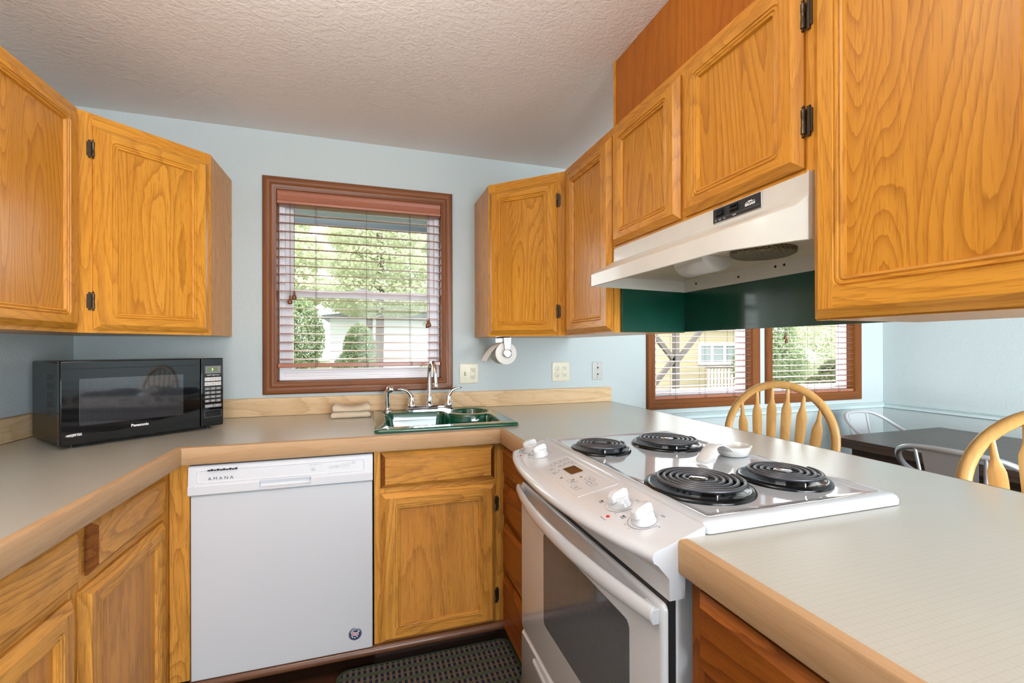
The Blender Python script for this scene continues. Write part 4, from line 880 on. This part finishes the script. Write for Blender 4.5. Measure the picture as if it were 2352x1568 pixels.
# local: +x towards the bowl end, handle to -x
ring = lambda rx, ry, z: [(rx*math.cos(2*PI*k/36), ry*math.sin(2*PI*k/36), z) for k in range(36)]
MB().loops([ring(0.040, 0.034, 0.0005), ring(0.046, 0.039, 0.004), ring(0.056, 0.046, 0.026), ring(0.057, 0.047, 0.029), ring(0.054, 0.044, 0.030), ring(0.047, 0.039, 0.010), ring(0.036, 0.030, 0.006)], cap0=True, cap1=True).build('spoon_bowl', ceram, t, local=True, smooth=60)
pts = [(-0.050, 0, 0.022), (-0.066, 0, 0.034), (-0.085, 0, 0.042), (-0.105, 0, 0.042), (-0.125, 0, 0.032), (-0.142, 0, 0.017), (-0.158, 0, 0.0065), (-0.166, 0, 0.004)]
MB().tube(pts, [(0.004, 0.030), (0.004, 0.026), (0.004, 0.021), (0.004, 0.019), (0.004, 0.019), (0.004, 0.020), (0.0035, 0.019), (0.002, 0.012)], 16, up=(0.3, 0, 1)).build('handle', ceram, t, local=True, smooth=60)

# ------------------------------------------------------------------ range hood
t = thing('range_hood', 'almond under-cabinet range hood with black switch plate', 'range hood', (2.25, -1.41, 1.475))
HY0, HY1 = -1.0325, -1.7995; XB = 2.4275
out = [(2.020, HY0), (2.020, -1.648), (2.092, -1.782), (2.106, -1.7985)]      # lip outline, far end to near end
def lipl(o, z, zk=None): return [(p[0]+o, p[1], z if zk is None else zk[i]) for i, p in enumerate(out)]
mb = MB()
face = [lipl(0.006, 1.4715), lipl(0.0, 1.4725), lipl(0.0, 1.476), lipl(0.0, 1.5135, [1.5135, 1.517, 1.545, 1.562]), [(2.024, HY0, 1.519), (2.026, -1.648, 1.522), (2.096, -1.781, 1.550), (2.108, -1.7985, 1.566)],
        [(2.090, HY0, 1.552), (2.092, -1.640, 1.552), (2.102, -1.775, 1.556), (2.110, -1.7985, 1.570)], [(2.1135, HY0, 1.566), (2.1135, -1.640, 1.566), (2.1135, -1.775, 1.566), (2.1135, -1.7985, 1.574)], [(2.1150, HY0, 1.6125), (2.1150, -1.640, 1.6125), (2.1150, -1.775, 1.6125), (2.1150, -1.7985, 1.6125)]]
mb.loops(face, closed=False)
# far end sheet, near end sheet, back sheet and inner pan, all with their own thickness
mb.ext([(2.020, 1.4725), (2.020, 1.5135), (2.09, 1.552), (2.1135, 1.566), (2.115, 1.6125), (XB, 1.6125), (XB, 1.464)], 'y', HY0, HY0-0.003)
mb.box(2.107, XB, -1.7985, -1.7955, 1.474, 1.6125)
mb.box(XB-0.004, XB, -1.7955, HY0-0.003, 1.464, 1.6125)
mb.box(2.024, XB-0.004, -1.642, HY0-0.003, 1.5085, 1.5105, 1); mb.box(2.110, XB-0.004, -1.7955, -1.642, 1.5085, 1.5105, 1)
mb.box(2.1155, XB-0.004, -1.7955, HY0-0.003, 1.610, 1.6125, 0)
mb.loops([lipl(0.004, 1.4722), lipl(0.0045, 1.5083), lipl(0.0, 1.5083)], closed=False, mat=1)
mb.build('hood_shell', [almond, almond_in], t, smooth=30, weld=False)
hl = MB()
for y, z in ((-1.10, 1.490), (-1.30, 1.485), (-1.44, 1.495), (-1.47, 1.495), (-1.62, 1.487), (-1.74, 1.492)): hl.lathe([(0.004, 0), (0.004, 0.001)], (XB-0.0042, y, z), 12, (-1, 0, 0))
hl.build('screw_hole', dark, t, smooth=0)
n = 14; Lp = lambda s_: [(2.118+0.052*s_*math.cos(PI*k/n)+0.075, 0, 1.508-0.040*s_*math.sin(PI*k/n)) for k in range(n+1)]
m = MB(); A_ = []
for y, s_ in ((-1.325, 0.15), (-1.328, 0.75), (-1.335, 1.0), (-1.455, 1.0), (-1.462, 0.75), (-1.465, 0.15)): A_.append([(p[0], y, p[2]) for p in Lp(s_)])
m.loops(A_, closed=False, cap0=True, cap1=True); m.build('light_lens', lens, t, smooth=60)
MB().loops([[(2.245+r*math.cos(2*PI*k/36), -1.560+r*0.95*math.sin(2*PI*k/36), z) for k in range(36)] for r, z in ((0.080, 1.5084), (0.079, 1.497), (0.070, 1.4925))], cap1=True).build('grease_filter', filter_m, t, smooth=40)
cpz = MB().box(2.1120, 2.1148, -1.6800, -1.5300, 1.5725, 1.6105).build('switch_plate', chromed, t, bevel=0.0008)
pb = MB().box(2.1110, 2.1122, -1.6780, -1.5320, 1.5745, 1.6088).build('plate_face', dark, cpz, smooth=0)
for y in (-1.555, -1.602):
    MB().box(2.1098, 2.1112, y-0.0155, y+0.0155, 1.5850, 1.6060).build('switch_bezel', blackm, cpz, bevel=0.0005)
    MB().ext([(2.1100, 1.5885), (2.1045, 1.5900), (2.1082, 1.5960), (2.1062, 1.6020), (2.1100, 1.6030)], 'y', y-0.0105, y+0.0105).build('rocker_switch', black, cpz, bevel=0.0006)
MB().box(2.1106, 2.1111, -1.6760, -1.5340, 1.5822, 1.5828).build('plate_line', keyg, cpz, smooth=0)
for y, tx in ((-1.541, 'HI'), (-1.555, 'FAN'), (-1.570, 'LO'), (-1.602, 'LIGHT')): text('legend', tx, 0.0042, cpz, (2.1106, y, 1.5785), (0, -1, 0), (0, 0, 1), inkw)
text('brand_lettering', 'BROAN', 0.0085, cpz, (2.1106, -1.649, 1.5905), (0, -1, 0), (0, 0, 1), inkw, bold=0.0004)
MB().ext([(-1.662, 1.5958), (-1.662, 1.5968), (-1.655, 1.5968), (-1.655, 1.5990), (-1.643, 1.5990), (-1.643, 1.5968), (-1.636, 1.5968), (-1.636, 1.5958)], 'x', 2.1106, 2.1110).build('emblem', inkw, cpz, smooth=0)

# ------------------------------------------------------------------ paper roll and holder
px_, pz_ = 1.925, 1.222
t = thing('paper_holder', 'chrome paper roll holder screwed under the small corner cabinet', 'holder', (px_, -0.25, ZU))
MB().box(px_-0.012, px_+0.012, -0.330, -0.165, ZU-0.006, ZU-0.0005).build('mounting_bar', dark, t, bevel=0.001)
for y, s_ in ((-0.3265, -1), (-0.1690, 1)):
    m = MB().ext([(px_-0.019, ZU-0.0055), (px_-0.012, pz_+0.020), (px_+0.012, pz_+0.020), (px_+0.019, ZU-0.0055)], 'y', y-0.0015, y+0.0015)
    for k in range(3): m.tube([(px_-0.010+k*0.010, y+s_*0.002, ZU-0.012), (px_-0.006+k*0.006, y+s_*0.002, pz_+0.026)], 0.0025, 8)
    m.lathe([(0.022, -0.001), (0.022, 0.004), (0.018, 0.0065), (0.0165, 0.003), (0.006, 0.003), (0.004, 0.006)], (px_, y, pz_), 28, (0, s_, 0))
    m.build('bracket', chrome, t, smooth=40, weld=False)
t = thing('paper_roll', 'white paper roll with a loose sheet hanging, under the corner cabinet', 'paper roll', (px_, -0.25, pz_))
MB().lathe([(0.019, -0.305), (0.054, -0.305), (0.0565, -0.303), (0.0565, -0.190), (0.054, -0.188), (0.019, -0.188), (0.019, -0.305)], (px_, 0, pz_), 44, (0, 1, 0), caps=False).build('roll', paper, t, smooth=40)
sh = []
for k in range(16):
    if k < 6: a_ = math.radians(62+k*13); p = (px_+0.0578*math.cos(a_), pz_+0.0578*math.sin(a_))
    else: q = (k-5)/10; p = (px_-0.0350-0.070*q-0.006*math.sin(q*PI), pz_+0.0460-0.086*q**1.15)
    sh.append([(p[0], -0.304+0.0*k, p[1]), (p[0], -0.190, p[1]), (p[0]+0.0006, -0.190, p[1]+0.0006), (p[0]+0.0006, -0.304, p[1]+0.0006)])
MB().loops(sh, cap0=True, cap1=True).build('loose_sheet', paper, t, smooth=40)

# ------------------------------------------------------------------ wall plates
def plate(label, name, x0, x1, z0, z1, m, cat='outlet'):
    t = thing(name, label, cat, ((x0+x1)/2, -0.003, (z0+z1)/2))
    MB().loops([[(x, y, z) for x, z in rrect(x0+o, x1-o, z0+o, z1-o, 0.004, 4)] for o, y in ((0, -0.0005), (0, -0.003), (0.003, -0.0055), (0.006, -0.006))], cap0=True, cap1=True).build('cover_plate', m, t, smooth=50); return t
def screws(t, pts):
    for x, z in pts: MB().lathe([(0.0028, 0.0), (0.0022, 0.001)], (x, -0.0061, z), 12, (0, -1, 0)).build('screw', ivory, t)
def slots(t, x, z, m, par, rot=False):
    m_ = MB()
    m_.box(x-0.0075, x-0.0055, -0.0086, -0.006, z-0.001, z+0.007); m_.box(x+0.0055, x+0.0072, -0.0086, -0.006, z+0.0005, z+0.007)
    if rot: m_.box(x-0.0110, x-0.0072, -0.0086, -0.006, z+0.0022, z+0.0040)
    m_.lathe([(0.0027, 0), (0.0027, 0.0026)], (x, -0.006, z-0.0065), 12, (0, -1, 0)); m_.build('socket_slots', dark, par, smooth=0)
def decora(t, x, z):
    o = MB().loops([[(a_, y, b_) for a_, b_ in rrect(x-0.0165+k, x+0.0165-k, z-0.033+k, z+0.033-k, 0.002, 3)] for k, y in ((0, -0.0055), (0, -0.0078), (0.001, -0.0084))], cap1=True).build('socket', ivory, t, smooth=40)
    for dz in (0.019, -0.019): slots(t, x, z+dz, dark, o, True)
    MB().box(x-0.008, x+0.008, -0.0092, -0.008, z-0.003, z+0.0005).box(x-0.008, x+0.008, -0.0092, -0.008, z+0.0015, z+0.0045).build('test_buttons', ivory, o, smooth=0)
t = plate('ivory wall plate with light switch and sockets, right beside the window trim', 'switch_plate', 1.741, 1.852, 1.048, 1.162, ivory, 'switch plate')
MB().ext([(-0.006, 1.094), (-0.0085, 1.094), (-0.017, 1.099), (-0.0155, 1.107), (-0.006, 1.116)], 'x', 1.7695, 1.7785).build('toggle', plain('aged_ivory', (0.55, 0.49, 0.32), 0.4), t, bevel=0.0008)
decora(t, 1.820, 1.105); screws(t, ((1.774, 1.134), (1.774, 1.076), (1.820, 1.153), (1.820, 1.057)))
t = plate('ivory double outlet plate under the corner cabinet, between switch and grey jack plate', 'outlet_plate', 2.306, 2.421, 1.047, 1.164, ivory)
for dz in (0.0195, -0.0195):
    o = MB().lathe([(0.0165, -0.0005), (0.0165, 0.002), (0.0155, 0.0026)], (2.339, -0.006, 1.1055+dz), 28, (0, -1, 0)).build('socket', ivory, t); slots(t, 2.339, 1.1055+dz, dark, o)
decora(t, 2.389, 1.1055); screws(t, ((2.339, 1.1055), (2.389, 1.155), (2.389, 1.056)))
t = plate('grey phone jack plate on the blue wall at the end of the splashback', 'jack_plate', 2.576, 2.645, 1.048, 1.163, greyplate)
for z in (1.126, 1.085):
    o = MB().lathe([(0.0155, 0), (0.0155, 0.0012), (0.0148, 0.0016)], (2.6105, -0.0058, z), 28, (0, -1, 0)).build('jack_ring', greyplate, t)
    MB().ext([(2.605, z+0.005), (2.616, z+0.005), (2.616, z-0.001), (2.6135, z-0.001), (2.6135, z-0.006), (2.6075, z-0.006), (2.6075, z-0.001), (2.605, z-0.001)], 'y', -0.0085, -0.006).build('jack_socket', dark, o, smooth=0)
for z in (1.148, 1.063): MB().lathe([(0.0028, 0), (0.0022, 0.001)], (2.6105, -0.006, z), 12, (0, -1, 0)).build('screw', inkd, t)
# ------------------------------------------------------------------ rug
t = thing('rug', 'dark green and navy woven kitchen rug in front of the sink cabinet', 'rug', (1.475, -1.2, 0.0))
rl = lambda o, z: [(x, y, z) for x, y in rrect(1.135+o, 1.825-o, -1.80+o, -0.645-o, 0.045, 6)]
MB().loops([rl(0, 0.001), rl(0, 0.008), rl(0.003, 0.011), rl(0.014, 0.0115), rl(0.018, 0.0095)], cap0=True, cap1=True).build('woven_mat', rugm, t, smooth=50)
MB().loops([rl(0.0, 0.0095), rl(0.003, 0.0125), rl(0.010, 0.0130), rl(0.0135, 0.0115)]).build('bound_edge', plain('green_binding', (0.045, 0.058, 0.036), 0.9, spec=0.1), t, smooth=50)

# ------------------------------------------------------------------ bow-back counter chairs
def bow_chair(label, loc, rot):
    """local frame: seat faces -y, back stands at y=0, z up from the floor"""
    t = thing('windsor_chair', label, 'chair', loc, rot, 'bow-back chairs at the peninsula')
    b = lambda m, n, **k: m.build(n, blondw, t, local=True, smooth=k.pop('smooth', 60), **k)
    zs = 0.62
    so = [(0.20*math.cos(a_)*(1.0 if math.sin(a_) > 0 else 1.08), -0.19+0.20*math.sin(a_)) for a_ in [2*PI*k/36 for k in range(36)]]
    b(MB().loops([[(x*s_, (y+0.19)*s_-0.19, z) for x, y in so] for s_, z in ((0.86, zs-0.038), (0.97, zs-0.026), (1.0, zs-0.010), (0.98, zs-0.001), (0.90, zs-0.004), (0.5, zs-0.012))], cap0=True, cap1=True), 'seat')
    lean = lambda z: -0.03+(z-zs)*0.16
    ws, hs = BW/2, 0.205; zt = ZTOP
    pts = []
    z1 = zt-0.230
    for k in range(7): u = k/6; pts.append((-(0.165+(ws-0.165)*math.sin(u*PI/2)), zs-0.01+(z1-zs+0.01)*u))
    for k in range(1, 24): a_ = PI-PI*k/24; pts.append((ws*math.cos(a_), z1+0.230*math.sin(a_)))
    for k in range(6, -1, -1): u = k/6; pts.append(((0.165+(ws-0.165)*math.sin(u*PI/2)), zs-0.01+(z1-zs+0.01)*u))
    p3 = [Vector((x, lean(z), z)) for x, z in pts]
    nrm = Vector((0, 1, -0.16)).normalized()
    b(MB().tube(p3, [(0.0105, 0.0175)]*len(p3), 10, up=nrm), 'bow')
    for i in range(6):
        x0 = -0.1125+i*0.045; f = (i-2.5)/2.5; xt = f*ws*0.74
        ztop = z1+0.230*math.sqrt(max(0, 1-(xt/ws)**2))-0.006
        x0 = f*0.115; zz = [zs-0.006, zs+0.07, zs+0.16, z1-0.02, z1+0.045, z1+0.085, ztop-0.03, ztop]
        sh_ = ztop-0.105
        zz = [zs-0.006, zs+0.06, sh_-0.12, sh_-0.012, sh_+0.010, sh_+0.045, ztop]
        wd = [0.0100, 0.0165, 0.0195, 0.0215, 0.0205, 0.0095, 0.0060]
        P_ = [(x0+(xt-x0)*(z-zs)/(ztop-zs), lean(z), z) for z in zz]
        m = MB()
        m.tube(P_, [(0.0062, w_) for w_ in wd], 8, up=nrm); b(m, 'spindle', smooth=45)
    for sx_ in (-1, 1):
        for y0, y1 in ((-0.07, 0.035), (-0.31, -0.39)):
            b(MB().tube([(sx_*0.12, y0, zs-0.03), (sx_*0.145, y0+(y1-y0)*0.4, 0.40), (sx_*0.175, y0+(y1-y0)*0.75, 0.15), (sx_*0.19, y1, 0.0)], [0.012, 0.019, 0.015, 0.011], 14), 'leg')
        b(MB().tube([(sx_*0.160, -0.012, 0.26), (sx_*0.158, -0.18, 0.26), (sx_*0.160, -0.360, 0.26)], [0.008, 0.012, 0.008], 10), 'stretcher')
    b(MB().tube([(-0.158, -0.18, 0.26), (0, -0.18, 0.26), (0.158, -0.18, 0.26)], [0.008, 0.012, 0.008], 10), 'stretcher')
    b(MB().tube([(-0.165, -0.362, 0.20), (0, -0.364, 0.20), (0.165, -0.362, 0.20)], [0.008, 0.012, 0.008], 10), 'stretcher')
    return t
BW, ZTOP = 0.42, 1.085
CH1 = (2.96, -0.97, math.radians(-65)); CH2 = (2.95, -1.85, math.radians(-65))
c1 = bow_chair('blond wood bow-back chair behind the cooktop, its whole bow in view', CH1[:2]+(0,), CH1[2])
c2 = copytree(c1, CH2[:2]+(0,), CH2[2]); c2['label'] = 'blond wood bow-back chair cut by the picture edge, beside the near worktop end'

# ------------------------------------------------------------------ dining table and metal chairs
t = thing('dining_table', 'dark brown wooden dining table beyond the peninsula', 'table', (4.19, -1.42, 0))
MB().box(3.742, 4.640, -2.25, -0.640, 0.700, 0.750).build('tabletop', tablew, t, bevel=0.003)
MB().box(3.800, 4.580, -2.19, -0.700, 0.600, 0.6995).build('apron', tabled, t, bevel=0.002)
for x in (3.80, 4.50):
    for y in (-2.19, -0.78): MB().box(x, x+0.08, y, y+0.08, 0.0, 0.5995).build('leg', tabled, t, bevel=0.003)
def metal_chair(label, loc, rot, m, zs=0.455):
    """local frame: seat faces -y, back at y=0"""
    t = thing('metal_chair', label, 'chair', loc, rot, 'metal cafe chairs at the dining table')
    b = lambda q, n, **k: q.build(n, m, t, local=True, **k)
    sq = [(x, y) for x, y in rrect(-0.18, 0.18, -0.36, -0.02, 0.05, 6)]
    b(MB().loops([[(x*s_, (y+0.19)*s_-0.19, z) for x, y in sq] for s_, z in ((0.99, zs-0.030), (1.0, zs-0.004), (0.985, zs), (0.93, zs-0.002), (0.88, zs-0.007))], cap0=True, cap1=True), 'seat', smooth=50)
    # hoop: up from the front legs as arms, then round the top of the back
    pts = [(-0.205, -0.335, zs-0.03), (-0.215, -0.325, zs+0.13), (-0.222, -0.285, zs+0.205), (-0.226, -0.19, zs+0.235), (-0.220, -0.09, zs+0.285), (-0.195, 0.0, zs+0.352), (-0.145, 0.042, zs+0.385), (-0.07, 0.060, zs+0.394), (0, 0.064, zs+0.396)]
    pts += [(-x, y, z) for x, y, z in pts[-2::-1]]
    # smooth the polyline
    P_ = [Vector(p) for p in pts]
    for _ in range(2):
        q = [P_[0]]
        for a_, c_ in zip(P_, P_[1:]): q += [a_*0.75+c_*0.25, a_*0.25+c_*0.75]
        P_ = q+[P_[-1]]
    b(MB().tube(P_, 0.0115, 14), 'back_hoop', smooth=60)
    sp = MB(); w0, w1 = 0.060, 0.085
    g = []
    for k in range(9):
        u = k/8; z = zs+0.0+0.388*u; y = -0.025+0.085*u; w_ = w0+(w1-w0)*u
        g.append([(-w_, y-0.001, z), (w_, y-0.001, z), (w_, y+0.001, z), (-w_, y+0.001, z)])
    sp.loops(g, cap0=True, cap1=True); s_ = b(sp, 'back_splat', smooth=20)
    em = []
    for x, u in ((-0.036, 0.20), (-0.036, 0.58), (-0.030, 0.62), (0.030, 0.62), (0.036, 0.58), (0.036, 0.20)): em.append((x, -0.025+0.085*u+0.002, zs+0.388*u))
    MB().tube(em, 0.0045, 10).build('embossed_line', m, s_, local=True, smooth=60)
    for sx_ in (-1, 1):
        b(MB().tube([(sx_*0.075, -0.025, zs), (sx_*0.105, 0.058, zs+0.388)], 0.006, 10), 'back_rod')
        for y0, y1 in ((-0.04, 0.03), (-0.34, -0.40)):
            b(MB().tube([(sx_*0.150, y0, zs-0.02), (sx_*0.205, y1, 0.0)], [(0.022, 0.012), (0.015, 0.010)], 8), 'leg')
    b(MB().tube([(-0.17, -0.012, 0.28), (0.17, -0.36, 0.28)], 0.006, 8), 'stretcher'); b(MB().tube([(0.17, -0.012, 0.295), (-0.17, -0.36, 0.295)], 0.006, 8), 'stretcher')
    return t
metal_chair('silver metal cafe chair on the peninsula side of the dark table', (3.440, -1.345, 0), PI/2+0.10, alu)
metal_chair('pale metal cafe chair at the window end of the dark table', (4.52, -0.29, 0), 0.05, alul, 0.40)

# ------------------------------------------------------------------ outside the windows
HW = (13.67, 0.575, 1.375); BPX = 5.23
struct(MB().box(-30, 45, 0.13, 60, -0.60, -0.45), 'ground', leafC, smooth=0)
struct(MB().box(-1.0, 6.2, 0.121, 0.86, 2.14, 2.20).box(-1.0, 6.2, 0.86, 0.885, 2.10, 2.24), 'roof_eave', eavem, smooth=0)
def leaves(blobs, n, size, seed):
    rnd = random.Random(seed); mb = MB(); tot = sum(b[3]*b[4] for b in blobs)
    vs, fs = [], []
    for bx, by, bz, rx, rz in blobs:
        for _ in range(int(n*rx*rz/tot)):
            while True:
                d = Vector((rnd.uniform(-1, 1), rnd.uniform(-1, 1), rnd.uniform(-1, 1)))
                if 0.25 < d.length < 1: break
            d = d.normalized()*(0.72+0.28*rnd.random()) if rnd.random() < 0.8 else d
            c = Vector((bx+d.x*rx, by+d.y*rx, bz+d.z*rz)); s_ = size*rnd.uniform(0.6, 1.3)
            a_ = Vector((rnd.uniform(-1, 1), rnd.uniform(-1, 1), rnd.uniform(-0.7, 0.7))).normalized()*s_; b_ = a_.orthogonal().normalized(); b_ = (b_*math.cos(rnd.random()*6.28)+a_.normalized().cross(b_)*math.sin(rnd.random()*6.28))*s_*0.55
            k = len(vs); vs += [c-a_, c+b_*0.8, c+a_, c-b_*0.8]; fs.append((k, k+1, k+2, k+3))
    return mb.add(vs, fs)
def tree(name, label, cat, x, y, blobs, n, size, seed, mat, trunk=None, group=None):
    t = thing(name, label, cat, (x, y, -0.45), 0, group)
    leaves([(x+b[0], y+b[1], b[2], b[3], b[4]) for b in blobs], int(n*3.6), size*0.45, seed).build('foliage', mat, t, smooth=0, weld=False, recalc=False)
    if trunk:
        h, r = trunk; MB().tube([(x, y, -0.45), (x+0.1, y, h*0.5), (x-0.05, y+0.1, h)], [r, r*0.8, r*0.4], 10).build('trunk', bark, t)
    return t
G = 'trees outside the kitchen window'
pine = lambda w, z0, z1: [(0.15*math.sin(k*2.1), 0.1*math.cos(k*1.7), z0+(z1-z0)*k/5, w*(1-0.10*k), (z1-z0)/7) for k in range(6)]
tree('pine_tree', 'pale green pine filling the left of the kitchen window', 'tree', -1.5, 10.8, pine(1.9, 2.9, 7.6), 8500, 0.16, 1, leafA, (6.5, 0.16), G)
tree('pine_tree', 'pale green pine in the middle of the kitchen window, white building behind', 'tree', 1.6, 14.5, pine(2.3, 3.1, 8.5), 9500, 0.17, 2, leafA, (8, 0.17), G)
tree('pine_tree', 'tall pine at the right side of the kitchen window', 'tree', 5.2, 11.6, pine(1.6, 2.8, 8.0), 8500, 0.16, 3, leafA, (7.5, 0.15), G)
for i, (x, y) in enumerate(((-2.7, 19.1), (1.25, 19.3), (5.2, 19.1))):
    tree('pine_tree', ('farther pine at the left, behind the nearest pale pine', 'farthest pine, behind the middle pine of the kitchen window', 'farther pine right of centre, over the white building')[i], 'tree', x, y, pine(1.95, 3.6, 10.0), 6500, 0.22, 40+i, leafA, (9, 0.16), G)
tree('shrub', 'round green shrub low in the middle of the kitchen window', 'shrub', 0.93, 10.0, [(0, 0, 0.35, 0.65, 0.9), (0.1, 0, 1.2, 0.42, 0.7)], 9000, 0.075, 4, leafB)
tree('shrub', 'dark green shrub low at the left of the kitchen window', 'shrub', -0.60, 8.5, [(0, 0, 0.4, 0.8, 0.8), (-0.3, 0, 1.2, 0.65, 0.8), (0.35, 0.2, 1.5, 0.55, 0.9), (-0.3, 0.3, 2.1, 0.6, 0.6)], 12000, 0.085, 5, leafB)
tree('shrub', 'low green shrub at the right of the kitchen window', 'shrub', 2.75, 9.2, [(0, 0, 0.1, 0.5, 0.75), (-0.5, 0.3, 0.0, 0.4, 0.6), (0.5, 0, 0.2, 0.5, 0.6)], 9000, 0.075, 6, leafB)
G2 = 'shrubs outside the dining windows'
for i, (x, y, w_, h, m_) in enumerate(((12.55, 7.8, 1.0, 2.0, leafB), (15.6, 8.6, 1.35, 2.6, leafA), (18.9, 9.2, 1.6, 2.6, leafB), (12.3, 5.3, 0.9, 0.8, leafC))):
    tree('garden_shrub', ('bushy shrub covering the right side of the yellow house', 'tall pale shrub left of centre behind the corner dining window', 'broad green shrub behind the right half of the corner dining window', 'low dry shrub near the sill of the corner dining window')[i], 'shrub', x, y, [(0, 0, h*0.35, w_, h*0.5), (0.3, 0.2, h*0.8, w_*0.7, h*0.4)], 4200, 0.11, 20+i, m_, None, G2)
t = thing('white_building', 'low white building behind the trees of the kitchen window', 'building', (2.3, 22.5, -0.45))
MB().box(-0.6, 8.0, 21.6, 25.6, -0.45, 2.72).build('wall', whites, t, smooth=0)
MB().ext([(-1.0, 2.725), (8.4, 2.725), (8.4, 2.86), (3.7, 3.5), (-1.0, 2.86)], 'y', 21.4, 25.9).build('roof', plain('grey_roof', (0.28, 0.28, 0.29), 0.8), t, smooth=0)
t = thing('yellow_house', 'pale yellow clapboard house seen through the left dining window', 'house', (10.9, 11.4, -0.45))
MB().box(7.4, 15.3, 11.0, 15.0, -0.45, 2.02).build('wall', yellow, t, smooth=0)
MB().ext([(7.0, 2.025), (15.7, 2.025), (15.7, 2.15), (11.3, 3.9), (7.0, 2.15)], 'y', 10.6, 15.4).build('roof', plain('pale_roof', (0.42, 0.41, 0.40), 0.8), t, smooth=0)
HWX, HWZ0, HWZ1 = HW
f = MB().loops([[(x, y, z) for x, z in ((HWX-0.9+o, HWZ0+o), (HWX+0.9-o, HWZ0+o), (HWX+0.9-o, HWZ1-o), (HWX-0.9+o, HWZ1-o))] for o, y in ((0, 10.999), (0, 10.95), (0.10, 10.95), (0.10, 10.999))])
f.box(HWX-0.34, HWX-0.24, 10.955, 10.999, HWZ0+0.1, HWZ1-0.1).box(HWX+0.24, HWX+0.34, 10.955, 10.999, HWZ0+0.1, HWZ1-0.1)
f = f.build('window_frame', vinyl, t, smooth=0)
MB().box(HWX-0.82, HWX+0.82, 10.985, 10.998, HWZ0+0.08, HWZ1-0.08).build('pane', plain('dim_pane', (0.22, 0.25, 0.25), 0.1), f, smooth=0)
t = thing('porch_railing', 'white and brown porch railing in front of the yellow house', 'railing', (HWX, 10.2, -0.45))
rm = MB().box(HWX-1.2, HWX+1.4, 10.15, 10.27, 0.50, 0.58); rm.build('top_rail', greywood, t, smooth=0)
for k in range(18): MB().box(HWX-1.15+k*0.145, HWX-1.10+k*0.145, 10.19, 10.23, -0.45, 0.50).build('baluster', vinyl, t, smooth=0)
t = thing('timber_brace', 'weathered timber post with diagonal braces outside the left dining window', 'post', (BPX, 2.6, -0.45))
MB().box(BPX-0.034, BPX+0.034, 2.566, 2.634, -0.45, 2.9).build('post', greywood, t, smooth=0)
for dx, z0 in ((-0.75, 1.02), (0.75, 1.02), (-0.75, 0.72)):
    q = Matrix.Translation((BPX+dx*0.5, 2.6, z0+0.42 if z0 > 1 else z0-0.0)) @ Matrix.Rotation(math.atan2(0.8, abs(dx))*(1 if dx > 0 else -1)*(1 if z0 > 1 else -1)*-1, 4, 'Y')
    MB().box(-0.55, 0.55, -0.025, 0.025, -0.030, 0.030, 0, q).build('brace', greywood, t, smooth=0)

# ------------------------------------------------------------------ lettering becomes plain mesh
bpy.context.view_layer.update(); _dg = bpy.context.evaluated_depsgraph_get()
for o in TEXTS:
    me = bpy.data.meshes.new_from_object(o.evaluated_get(_dg)); nm = o.name; cu = o.data
    n = bpy.data.objects.new(nm + '_', me); COL.objects.link(n); n.parent = o.parent; n.matrix_basis = o.matrix_basis.copy()
    bpy.data.objects.remove(o); bpy.data.curves.remove(cu); n.name = nm
